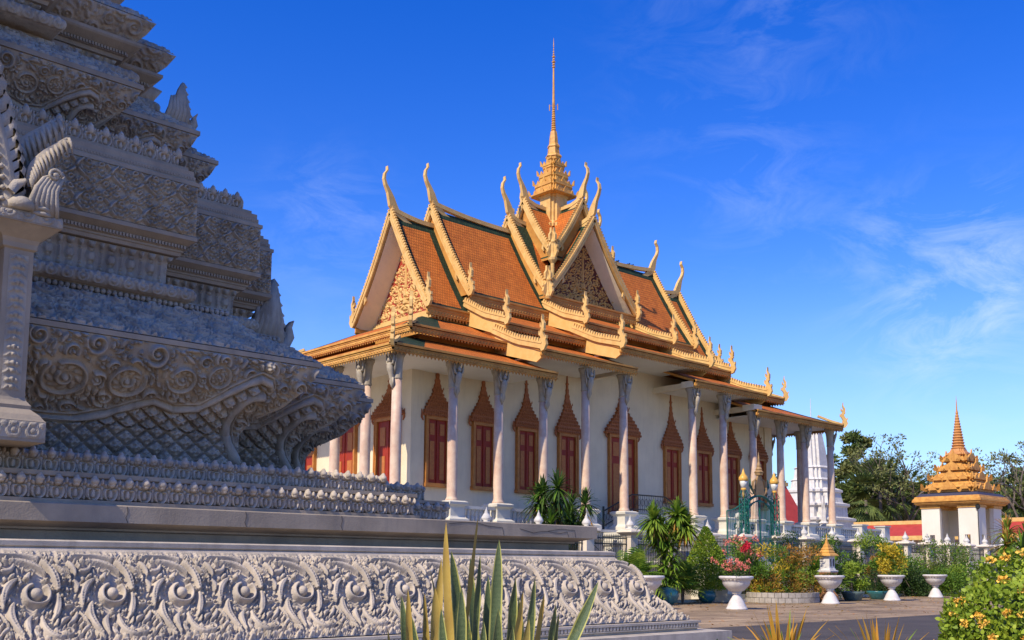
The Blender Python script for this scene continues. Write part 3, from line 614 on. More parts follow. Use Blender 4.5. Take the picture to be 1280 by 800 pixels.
# ---- the rest of the tiers, drum, bell and spire above the frame
mb = MB()
mb.loft(stair(D1), [(-.9,11.2),(-.9,11.9),(-.5,12.2),(-.5,12.35),(-1.5,12.9),(-1.5,13.4),(-1.2,13.7),(-2.0,14.1)])
mb.build('upper_tier', stone, stupa)
mb = MB(); mb.lathe([(5.4,13.6),(5.3,13.9),(4.6,14.2),(4.3,14.9),(4.1,16.2),(3.2,17.6),(1.9,18.3),(1.9,18.8)], (SC[0],SC[1],0), 48); mb.build('bell', stone, stupa, smooth=True)
mb = MB(); mb.lathe([(1.7,18.8)]+[(1.6-.13*k+(.09 if j else -.04), 18.8+.45*k+.22*j) for k in range(12) for j in (0,1)]+[(.02,25.6)], (SC[0],SC[1],0), 24); mb.build('ringed_spire', stone, stupa, smooth=True)
# ---- niche with pillar at the far left
mpx = lambda y: (lambda a, b, c: (a, y+c, b))
def pillar(xr, y=-30.9, w=.34):
    m_ = MB()
    m_.loft(lambda d: [(xr-w-d,y-d),(xr+d,y-d),(xr+d,y+.5+d),(xr-w-d,y+.5+d)], [(.20,3.05),(.20,3.30),(.18,3.32),(.14,3.38),(.05,3.46),(.06,3.50),(.015,3.56),(0,3.60),(0,5.42),(.03,5.44),(.03,5.50),(.05,5.55),(.22,5.70),(.24,5.71)])
    m_.build('niche_pillar', stoneP, stupa)
    m_ = MB(); TP = Tile(.22, .20, .008, wrap=False); TP.stroke([(.02,.0),(.11,.085),(.20,.0)], .012, .02); TP.blob(.11,.04,.03,.035); TP.blob(.11,.13,.034,.04); TP.blob(.06,.12,.026,.03); TP.blob(.16,.12,.026,.03)
    class RP:
        @staticmethod
        def sample(X, Y): return TP.sample(X, Y % .20)
    panel(m_, RP, [(0.004,3.68),(0.004,5.36)], y, xr-w+.06, xr-.06, xo=xr-w+.06, res=.012, wallL=False); m_.build('pillar_carving', stone, stupa, smooth=True)
    m_ = MB(); panel(m_, TQ, [(.205,3.09),(.205,3.29)], y, xr-w-.36, xr-.01, xo=0, res=.012, wallL=False, amp=.45); m_.build('plinth_carving', stone, stupa)
    m_ = MB(); panel(m_, TQ, [(.245,5.725),(.245,5.825)], y, xr-1.3, xr+.0, res=.014, wallL=False, amp=.5); m_.build('capital_carving', stone, stupa)
pillar(-39.98); 
pillar(-42.9)
mb = MB(); mb.box(-43.6,-39.74,-31.14,-30.2,5.71,5.84); mb.box(-42.7,-40.5,-30.4,-30.2,3.05,5.7,1); mb.build('niche', [stoneP, niche], stupa)
# naga arch over the niche
mb = MB(); Yn = -31.02; MX = lambda a, b, c: (a, Yn+c, b)
arch = np.array(bez([(-40.36,5.86),(-40.30,6.5),(-40.62,6.8),(-40.80,8.0)], 40))
mb.tube([(a, Yn, b) for a, b in arch], .085, 8); mb.tube([(a-.17, Yn-.02, b) for a, b in arch], .045, 8); mb.tube([(a+.12, Yn+.02, b+.03) for a, b in arch], .035, 6)
for i in range(2, 40, 3):
    a, b = arch[i]; mb.lathe([(.004,-.03),(.026,-.018),(.03,0),(.026,.018),(.004,.03)], (a-.085, Yn-.07, b), 6)
    mb.ribbon([(a+.02,b),(a+.10,b+.06),(a+.14,b+.16),(a+.10,b+.25)], [.07,.07,.045,.01], .12, MX)
    mb.ribbon([(a+.02,b),(a+.12,b+.04),(a+.15,b+.12)], [.03,.03,.01], .07, MX)
mb.build('naga_arch', stone, stupa, smooth=True)
def naga_head(dx, dy, s, nm='naga_head'):
    mb = MB(); M2 = lambda a, b, c: (-39.98+dx+a*s, Yn+dy+c*s, 5.84+b*s)
    for k in range(6):                              # long folds down the neck
        a = -.15+.062*k; mb.tube([M2(a+.02,0,-.10), M2(a-.01,.16,-.15), M2(a*.8+.02,.34,-.13), M2(a*.7+.10,.50,-.10), M2(a*.4+.20,.60,-.06)], [.034*s,.038*s,.034*s,.028*s,.012*s], 7)
    for (z_, w_) in ((.02,.20),(.09,.19)): mb.tube([M2(-w_,z_,-.06), M2(0,z_-.02,-.17), M2(w_,z_,-.06)], .028*s, 6)
    mb.tube([M2(.02,0,0),M2(.02,.22,0),M2(.08,.42,0),M2(.16,.56,0),M2(.26,.64,-.02)], [.17*s,.15*s,.13*s,.10*s,.05*s], 10)
    mb.tube([M2(*(np.array(p_)), -.13) for p_ in spiral(.12,.56,.09,.02,1.2,0,1,18)], .022*s, 6); mb.tube([M2(*(np.array(p_)), -.13) for p_ in spiral(-.10,.30,.06,.015,1.2,2,-1,16)], .018*s, 6)
    for (a, b) in ((.13,.56),): mb.lathe([(.01,-.05*s),(.045*s,-.01*s),(.045*s,.02*s),(.01,.05*s)], M2(a, b, -.12), 8)
    crest = bez([(-.16,.40),(-.20,.60),(.0,.90),(.30,1.15)], 16)      # comb sweeping up and to the right
    mb.ribbon(crest+[.05,-.03], leaf(16,.10)*.9+.02, .07*s, M2); mb.tube([M2(a, b, 0) for a, b in crest], .032*s, 6)
    for i in range(2, 16): a, b = crest[i]; mb.tube([M2(a, b, -.03), M2(a+.03, b-.10, -.07), M2(a+.05, b-.20, -.05)], [.024*s,.022*s,.008*s], 5)
    return mb.build(nm, stone, stupa, smooth=True)
naga_head(0, 0, .95); naga_head(-.12, .35, 1.25)
mb = MB(); M3 = lambda a, b, c: (a, Yn-.05+c, b)
mb.lathe([(.02,0),(.16,.02),(.17,.10),(.10,.17),(.02,.2)], (-40.22, Yn-.05, 5.84), 12); mb.ribbon([(-40.36,6.05),(-40.3,6.15),(-40.2,6.22)], [.05,.06,.02], .2, M3)
mb.build('naga_tail', stone, stupa, smooth=True)
# ---- unseen porch mass on the left, added and sized to shade the upper tiers
mb = MB()
for k, (x0, x1, z0, z1, y) in enumerate(((-46.5,-41.8,5.85,8.6,-31.12),(-46.3,-41.9,8.6,11.0,-31.10),(-46.0,-42.1,11.0,13.2,-31.05),(-45.6,-42.5,13.2,15.0,-31.0),(-45.0,-43.1,15.0,16.6,-30.9))):
    mb.loft(lambda d: [(x0-d,y-d),(x1+d,y-d),(x1+d,-27),(x0-d,-27)], [(0,z0),(0,z1-.35),(.18,z1-.2),(.18,z1)])
mb.build('unseen_shade_porch', stone, stupa)
# ---- corner antefixes standing on the stepped tiers
def antefix(x, y, z, s, nm='ridged_tail_finial'):
    mb = MB(); MM = lambda a, b, c: (x+a*s, y+c*s, z+b*s)
    for k in range(6): mb.tube([MM(-.30+.10*k,-.05,-.05), MM(-.18+.09*k,.30,-.05), MM(-.14+.065*k,.62+.03*k,-.02)], [.06*s,.055*s,.03*s], 6)
    mb.plate([(-.35,-.1),(.32,-.1),(.30,.2),(.24,.55),(.18,.85),(.10,1.02),(.02,.85),(-.05,.6),(-.2,.35)], .16*s, MM)
    for k in range(6): a = .32-.04*k; b = .02+.17*k; mb.tube([MM(a-.03,b,0), MM(a+.07,b+.08,0), MM(a+.02,b+.16,0)], [.05*s,.05*s,.015*s], 6)
    mb.ribbon([(.36,-.1),(.45,.08),(.43,.24),(.50,.36)], [.07,.07,.04,.008], .14*s, MM)
    return mb.build(nm, stone, stupa, smooth=True)
antefix(-34.58,-26.95,5.82,1.12); antefix(-36.62,-27.25,9.30,.75)

# ================================================================ SILVER-ROOFED HALL (the main temple), centre at the origin
temple = thing('temple_hall', 'large white temple hall with stacked orange tiled roofs, gilded gables and a tall golden spire', 'temple')
FL = 3.46                                             # floor level
mb = MB()
fx, fy = 24.2, 8.95
prof = [(.35,-.02),(.35,.5),(.28,.55),(.10,.75),(.05,.85),(0,.9),(0,1.5),(.10,1.6),(.12,1.75),(.02,1.85),(0,1.9),(0,2.75),(.06,2.82),(.18,2.95),(.20,3.05),(.12,3.12),(.12,3.30),(.22,3.34),(.22,3.46)]
mb.loft(square(fx, fy), prof); mb.build('platform', plinth, temple)
# panels along the platform face
for k in range(-8, 9):
    x = k*2.95
    if abs(x) < fx and abs(x) > 5.7: mb = MB(); mb.box(x-.45, x+.45, -fy-.10, -fy+.02, .9, 2.75); mb.build('platform_pilaster', plinth, temple)
# walls
WX, WY = 14.86, 5.45
mb = MB(); mb.loft(square(WX, WY), [(.12,FL),(.12,FL+.5),(.06,FL+.55),(0,FL+.6),(0,12.3)])
mb.box(-6.0,6.0,-WY+.01,WY-.01,12.3,12.9)
for sx in (-1, 1):
    for sy in (-1, 1): mb.box(min(sx*(WX-.7),sx*(WX+.09)), max(sx*(WX-.7),sx*(WX+.09)), min(sy*(WY-.7),sy*(WY+.09)), max(sy*(WY-.7),sy*(WY+.09)), FL+.6, 11.0)
mb.build('wall', white, temple)
# ---- windows: frame, shutters, tiered crown
def face_y(x0, y0): return lambda a, b, c: (x0+a, y0-c, b)
def face_x(x0, y0): return lambda a, b, c: (x0-c, y0-a, b)
def bx(mb, M, a0, a1, b0, b1, c0, c1, m=0):
    P = [M(a0,b0,c0),M(a1,b0,c0),M(a1,b0,c1),M(a0,b0,c1),M(a0,b1,c0),M(a1,b1,c0),M(a1,b1,c1),M(a0,b1,c1)]
    return mb.hexa(P, m)
def window(M, w, zs, zl, tip, nm='window'):
    mb = MB(); h = w/2
    for s_ in (-1, 1): bx(mb, M, min(s_*h,s_*(h-.17)), max(s_*h,s_*(h-.17)), zs, zl, -.02, .16); bx(mb, M, min(s_*(h+.02),s_*(h-.06)), max(s_*(h+.02),s_*(h-.06)), zs, zl, .0, .20)
    bx(mb, M, -h-.06, h+.06, zs-.18, zs, -.02, .24); bx(mb, M, -h, h, zl-.16, zl, -.02, .17)
    win = mb.build(nm, framem, temple)
    mb = MB(); a = h-.17; bx(mb, M, -a, a, zs, zl-.16, -.02, .05)
    bx(mb, M, -.035, .035, zs+.02, zl-.18, .05, .09)
    o = mb.build('shutter', redp, win)
    mb = MB()
    for s_ in (-1, 1):
        c0, c1 = sorted((s_*(a*.30), s_*(a*.78))); H_ = zl-.16-zs
        for (p, q) in ((.06,.66),(.76,.94)): bx(mb, M, c0, c1, zs+H_*p, zs+H_*q, .05, .075)
    mb.build('shutter_panel', MATS['panel_gilt'], win)
    # crown: stack of shrinking storeys, needle on top
    mb = MB(); T = tip-zl
    st_ = [(.90,0),(.95,.03),(.86,.05),(.88,.10),(.76,.12),(.78,.16),(.65,.18),(.67,.22),(.54,.24),(.56,.28),(.43,.30),(.45,.34),(.32,.37),(.34,.40),(.24,.43),(.30,.45),(.30,.48),(.20,.50),(.20,.55),(.13,.60),(.15,.64),(.085,.68),(.10,.74),(.05,.78),(.06,.83),(.12,.845),(.045,.865),(.03,.93),(.004,1)]
    st_ = [(r*h/.73, t) for r, t in st_]
    n = len(st_)
    for i in range(n-1):
        (r0, t0), (r1, t1) = st_[i], st_[i+1]; r0 = max(r0,.004); r1 = max(r1,.004); d0, d1 = min(.22, .06+r0*.2), min(.22, .06+r1*.2)
        P = [M(-r0,zl+T*t0,-.02),M(r0,zl+T*t0,-.02),M(r0,zl+T*t0,d0),M(-r0,zl+T*t0,d0),M(-r1,zl+T*t1,-.02),M(r1,zl+T*t1,-.02),M(r1,zl+T*t1,d1),M(-r1,zl+T*t1,d1)]
        mb.hexa(P)
        if t0 < .5 and i % 2 == 0:
            k = int(r0*2/.13)
            for q in range(k+1):
                a_ = -r0+q*2*r0/max(1,k); mb.raw([M(a_-.05,zl+T*t0,d0+.01),M(a_+.05,zl+T*t0,d0+.01),M(a_,zl+T*t0+.15,d0+.03),M(a_,zl+T*t0+.05,d0+.06)], [(0,1,3),(1,2,3),(2,0,3)])
    for s_ in (-1, 1): mb.tube([M(s_*(h+.15),zl-.25,.12),M(s_*(h+.24),zl-.1,.12),M(s_*(h+.22),zl+.12,.12),M(s_*(h+.27),zl+.3,.12)], [.03,.06,.05,.01], 6)
    mb.build('window_crown', crownm, win)
    return win
mat('panel_gilt', (.47,.17,.035), .5, col2=(.38,.10,.025), nscale=8, mix=.5)
for sy in (-1, 1):
    for x in (-13.36,-10.42,-7.46,-4.43,4.43,7.46,10.42,13.36):
        if sy < 0: M = face_y(x, -WY)
        else: M = (lambda x0: (lambda a, b, c: (x0-a, WY+c, b)))(x)
        window(M, 1.46, 5.5, 8.70, 11.45 if abs(x) > 5 else 11.9)
    M = face_y(0, -WY) if sy < 0 else (lambda a, b, c: (-a, WY+c, b))
    window(M, 2.35, 4.5, 9.0, 12.2, 'main_door')
for sx in (-1, 1):
    for y in (-3.75, 0.0, 3.75):
        M = face_x(-WX, y) if sx < 0 else (lambda y0: (lambda a, b, c: (WX+c, y0+a, b)))(y)
        window(M, 2.1, FL+.1, 8.7, 10.8, 'porch_door')
# ---- roof pieces
def slope_tiles(mb, TL_, TR_, BR_, BL_, bord=(.45,.45,.5,.25), nv=10, sag=.18, m=(0,1), thick=.14, nrow=None):
    """tiled slope from the ridge edge TL-TR to the eave edge BL-BR, green border: left, right, top, bottom"""
    TL_, TR_, BR_, BL_ = [np.array(p, float) for p in (TL_, TR_, BR_, BL_)]
    W = (np.linalg.norm(TR_-TL_)+np.linalg.norm(BR_-BL_))/2; H = np.linalg.norm((BL_+BR_-TL_-TR_)/2)
    us = [0]; 
    if bord[0]: us.append(bord[0]/W)
    if bord[1]: us.append(1-bord[1]/W)
    us.append(1); vs_ = [0]
    if bord[2]: vs_.append(bord[2]/H)
    n = nv; lo = vs_[-1]; hi = 1-(bord[3]/H if bord[3] else 0)
    vs_ += list(np.linspace(lo, hi, n)[1:]); 
    if bord[3]: vs_.append(1)
    us, vs_ = np.array(us), np.array(vs_); P = np.zeros((len(vs_), len(us), 3)); UV = np.zeros((len(vs_), len(us), 2))
    for i, v in enumerate(vs_):
        for j, u in enumerate(us):
            p = (TL_*(1-u)+TR_*u)*(1-v)+(BL_*(1-u)+BR_*u)*v; p = p-np.array([0,0,1])*sag*4*v*(1-v)*.25*H/3; P[i,j] = p; UV[i,j] = (u*W, v*H)
    mf = np.zeros((len(vs_)-1, len(us)-1))
    if bord[0]: mf[:,0] = 1
    if bord[1]: mf[:,-1] = 1
    if bord[2]: mf[0,:] = 1
    if bord[3]: mf[-1,:] = 1
    mf = np.where(mf > 0, m[1], m[0])
    mb.grid(P, uv=UV, mfn=mf)
    Q = P[:, ::-1].copy(); Q[...,2] -= thick; mb.grid(Q, m=2)
    # close the edges
    for A, B in ((P[0], P[0]-[0,0,thick]), (P[-1], P[-1]-[0,0,thick]), (P[:,0], P[:,0]-[0,0,thick]), (P[:,-1], P[:,-1]-[0,0,thick])):
        mb.grid(np.stack([A, B]), m=2)
ROOFM = [tileO, tileG, ochre]
def fascia(mb, p0, p1, h=.42, t=.12, fr=True):
    """gilded eave board from p0 to p1 (top edge), leaf fringe below and a drip moulding above"""
    p0, p1 = np.array(p0, float), np.array(p1, float); d = p1-p0; l = np.linalg.norm(d); u = d/l; n = np.array([u[1], -u[0], 0]); z = np.array([0,0,1.])
    def bb(a0, a1, z0, z1, c0, c1, m=0):
        P = [p0+u*a0+n*c0+z*z0, p0+u*a1+n*c0+z*z0, p0+u*a1+n*c1+z*z0, p0+u*a0+n*c1+z*z0, p0+u*a0+n*c0+z*z1, p0+u*a1+n*c0+z*z1, p0+u*a1+n*c1+z*z1, p0+u*a0+n*c1+z*z1]
        mb.hexa(P, m)
    bb(0, l, -h*.78, 0, -t, 0); bb(-.0, l, -.07, .03, -t-.02, .07); bb(0, l, -h*.34, -h*.26, -t, .03); bb(0, l, -h*.80, -h*.72, -t, .025)
    k = int(l/.2)
    for i in range(k):
        a = (i+.5)*l/k; P = [p0+u*(a-.085)-z*h*.76+n*(-.02), p0+u*(a+.085)-z*h*.76+n*(-.02), p0+u*a-z*(h*1.08)+n*(-.02), p0+u*(a-.085)-z*h*.76-n*.05, p0+u*(a+.085)-z*h*.76-n*.05, p0+u*a-z*(h*1.08)-n*.05]
        mb.raw(P, [(0,1,2),(5,4,3),(0,3,4,1),(1,4,5,2),(2,5,3,0)])
        a = (i+.5)*l/k; P = [p0+u*(a-.07)-z*h*.68+n*.012, p0+u*(a+.07)-z*h*.68+n*.012, p0+u*a-z*(h*.40)+n*.012, p0+u*a-z*h*.58+n*.05]
        mb.raw(P, [(0,1,3),(1,2,3),(2,0,3)])
NAG = np.array([(0,-.12),(.15,-.05),(.24,.12),(.20,.36),(.07,.58),(.05,.78),(.15,.98),(.17,1.16),(.08,1.36),(.10,1.62)])
NAW = np.array([.09,.13,.15,.13,.11,.09,.085,.07,.035,.006])
def naga(mb, M, sgn, s=1.0, t=.13, m=0):
    """flame-shaped finial; M maps (a,b,c) with a outward"""
    P = NAG*s*[sgn,1]; mb.ribbon(P, NAW*s, t*s, M, m)
    for k in (2, 4, 6):
        a, b = P[k]; mb.ribbon([(a-sgn*.04*s,b),(a-sgn*.18*s,b+.08*s),(a-sgn*.20*s,b+.24*s)], [.06*s,.05*s,.008], t*.8*s, M, m)
    for k in (3, 5):
        a, b = P[k]; mb.ribbon([(a+sgn*.05*s,b),(a+sgn*.16*s,b+.06*s),(a+sgn*.17*s,b+.18*s)], [.05*s,.04*s,.008], t*.8*s, M, m)
def teeth(mb, P, M, step=.17, h=.17, t=.10, m=0, side=1):
    P = np.asarray(P, float); L_ = np.concatenate([[0], np.cumsum(np.hypot(*np.diff(P, axis=0).T))]); n = int(L_[-1]/step)
    for i in range(n):
        a = (i+.5)*step; x = np.interp(a, L_, P[:,0]); y = np.interp(a, L_, P[:,1]); x2 = np.interp(a+.05, L_, P[:,0]); y2 = np.interp(a+.05, L_, P[:,1]); tx, ty = x2-x, y2-y; l = math.hypot(tx, ty)+1e-9; tx, ty = tx/l, ty/l; nx, ny = -ty*side, tx*side
        if ny < 0: nx, ny = -nx, -ny
        mb.plate([(x-tx*step*.42, y-ty*step*.42), (x+tx*step*.42, y+ty*step*.42), (x+tx*step*.18+nx*h, y+ty*step*.18+ny*h), (x-tx*step*.30+nx*h*.85, y-ty*step*.30+ny*h*.85)], t, M, m)
def gable_profile(g, zf, za, n=14, sag=.26):
    """half profile from the apex down to the foot, slightly hollow"""
    t = np.linspace(0, 1, n); return np.stack([g*t, za+(zf-za)*t-sag*np.sin(t*np.pi)], 1)
CHO = np.array([(-1.6,-.52),(-.9,-.28),(-.35,.08),(-.08,.45),(.02,.75),(.18,1.10),(.40,1.45),(.50,1.75),(.46,2.05),(.30,2.28),(.33,2.50)])
CHW = np.array([.05,.12,.20,.24,.20,.12,.08,.06,.05,.04,.01])
def gable(kind, pos, g, zf, za, sgn, cho=1.0):
    """gilded gable edge in the plane x=pos or y=pos: two serrated boards, foot finials, roof horn"""
    if kind == 'x': M = lambda a, b, c: (pos+c, a, b); MC = lambda a, b, c: (pos+sgn*a, c, b)
    else: M = lambda a, b, c: (a, pos+c, b); MC = lambda a, b, c: (c, pos+sgn*a, b)
    mb = MB()
    for s_ in (-1, 1):
        P = gable_profile(g+.12, zf+.05, za+.12)*[s_,1]
        mb.ribbon(P-[0,.05], .17, .16, M); mb.ribbon(P+[0,.11], .06, .24, M); mb.ribbon(P-[0,.22], .045, .20, M)
        teeth(mb, P+[0,.14], M, .19, .20, .12); naga(mb, M, s_, 1.0) if False else None
        Q = NAG*[s_,1]+[s_*(g+.05), zf+.02]; mb.ribbon(Q, NAW, .15, M)
        for k in (2, 4, 6):
            a, b = Q[k]; mb.ribbon([(a-s_*.04,b),(a-s_*.18,b+.08),(a-s_*.20,b+.26)], [.06,.05,.008], .12, M)
        for k in (3, 5): a, b = Q[k]; mb.ribbon([(a+s_*.05,b),(a+s_*.15,b+.06),(a+s_*.16,b+.2)], [.05,.04,.008], .12, M)
        # small cusp half way along the lower edge
        a, b = P[9]; mb.ribbon([(a-s_*.05,b-.2),(a-s_*.12,b-.42),(a-s_*.02,b-.62)], [.10,.08,.01], .10, M)
    e = mb.build('gable_edge', goldp, temple)
    mb = MB(); 
    mb.ribbon(CHO*cho+[0,za+.1], CHW*cho, .20*cho, MC)
    o = mb.build('roof_horn', goldp, temple, smooth=False)
def recess_gable(kind, pos, inset, g, zf, za, sgn, mo=None, ground=None):
    """white splayed soffit and the carved pediment set back behind the gable edge"""
    p1 = pos-sgn*inset; A = gable_profile(g-.02, zf, za-.1, 14)
    mb = MB()
    for s_ in (-1, 1):
        O_ = A*[s_,1]; I_ = np.stack([O_[:,0]*.93, (O_[:,1]-zf)*.90+zf+.0], 1)
        V = []
        for (a, b), (c, d) in zip(O_, I_):
            if kind == 'x': V += [(pos-sgn*.05, a, b-.22), (p1, c, d-.25)]
            else: V += [(a, pos-sgn*.05, b-.22), (c, p1, d-.25)]
        V = np.array(V).reshape(-1,2,3); mb.grid(V if s_ > 0 else V[:, ::-1])
    mb.build('gable_soffit', white, temple)
    # pediment: relief of gilded foliage on a coloured ground
    hw = g*.93; hh = (za-zf)*.88; nx = 150; ny = 190
    T = pediment_tile(hw, hh)
    s_ = np.linspace(-1, 1, nx)[None,:]; t = np.linspace(0, 1, ny)[:,None]
    prof = gable_profile(1, 0, 1, 30, .03); half = np.interp(t[:,0], prof[::-1,1], prof[::-1,0])[:,None]*hw
    Xp = s_*half; Zp = np.repeat(t*hh, nx, 1); h = T.sample(Xp+hw, Zp)
    if kind == 'x': P = np.stack([p1+sgn*(.03+h*1.6), Xp*sgn*1.0, Zp+zf+.10], -1); P = np.broadcast_to(P, (ny,nx,3)).copy()
    else: P = np.stack([-Xp*sgn, p1+sgn*(.03+h*1.6), Zp+zf+.10], -1)
    hc = (h[:-1,:-1]+h[1:,1:])/2
    m_ = np.where(hc > .009, 0, 1)
    mb = MB(); mb.grid(P, mfn=m_); mb.build('pediment_relief', [mo or gold, ground or reddk], temple, smooth=True)
    mb = MB()
    for k, (z0, z1, o_) in enumerate(((-.42,-.30,.34),(-.30,-.16,.24),(-.16,-.02,.16),(-.02,.10,.08))):
        if kind == 'x': mb.box(min(p1,p1+sgn*o_), max(p1,p1+sgn*o_), -hw-.02*k, hw+.02*k, zf+z0, zf+z1)
        else: mb.box(-hw-.02*k, hw+.02*k, min(p1,p1+sgn*o_), max(p1,p1+sgn*o_), zf+z0, zf+z1)
    mb.build('pediment_sill', ochre if kind == 'y' else goldp, temple)
_pt = {}
def pediment_tile(hw, hh):
    key = (round(hw,2), round(hh,2))
    if key in _pt: return _pt[key]
    T = Tile(2*hw, hh, .02, wrap=False); c = hw; T.gap = .03; H = .05; T.soup(H*.8, .17, 620, 8, .3); gr = np.random.default_rng(2)
    for s_ in (-1, 1):
        def m(p): return [(c+s_*a, b) for a, b in p]
        T.stroke(bez(m([(0,.25),(.5,.15),(.9,.6),(.55,1.0)]),14), .05, H); 
        rows = [(.45,.45,.30),(1.15,.42,.30),(1.85,.36,.26),(2.45,.28,.18),(.9,1.0,.28),(1.55,.95,.25),(.55,1.55,.26),(1.15,1.62,.23),(.75,2.15,.20),(.32,2.1,.18),(.45,2.65,.17),(.22,3.15,.14),(.18,3.55,.10),(2.0,.85,.16),(2.9,.2,.12)]
        for k, (a, b, r) in enumerate(rows):
            if a > hw*.98*(1-b/hh): continue
            T.stroke(spiral(c+s_*a, b, r*.85, r*.12, 1.3, k*1.3, s_*(1 if k % 2 else -1), 30), np.linspace(r*.20, r*.14, 30), H); T.blob(c+s_*a, b, r*.22, H*1.2)
            for q in range(5): aa = q*1.26+k; T.stroke(bez([(c+s_*(a+r*math.cos(aa)), b+r*math.sin(aa)),(c+s_*(a+r*1.3*math.cos(aa+.2)), b+r*1.3*math.sin(aa+.2)),(c+s_*(a+r*1.4*math.cos(aa+.6)), b+r*1.4*math.sin(aa+.6))],6), leaf(6, r*.18), H*.8)
    # seated bird-bodied guardian in the middle, arms raised
    for p in (hh*.30,): T.stroke([(c,.55),(c,1.0)], [.26,.20], .10); T.stroke([(c,1.15),(c,1.5)], [.12,.03], .11)
    for s_ in (-1, 1): T.stroke(bez([(c+s_*.15,.95),(c+s_*.5,.8),(c+s_*.55,1.35)],8), .07, .08); T.stroke(bez([(c+s_*.1,.55),(c+s_*.5,.5),(c+s_*.3,.2)],8), .09, .08)
    T.stroke([(c,1.6),(c,hh*.8)], [.08,.02], .07); _pt[key] = T
    return T
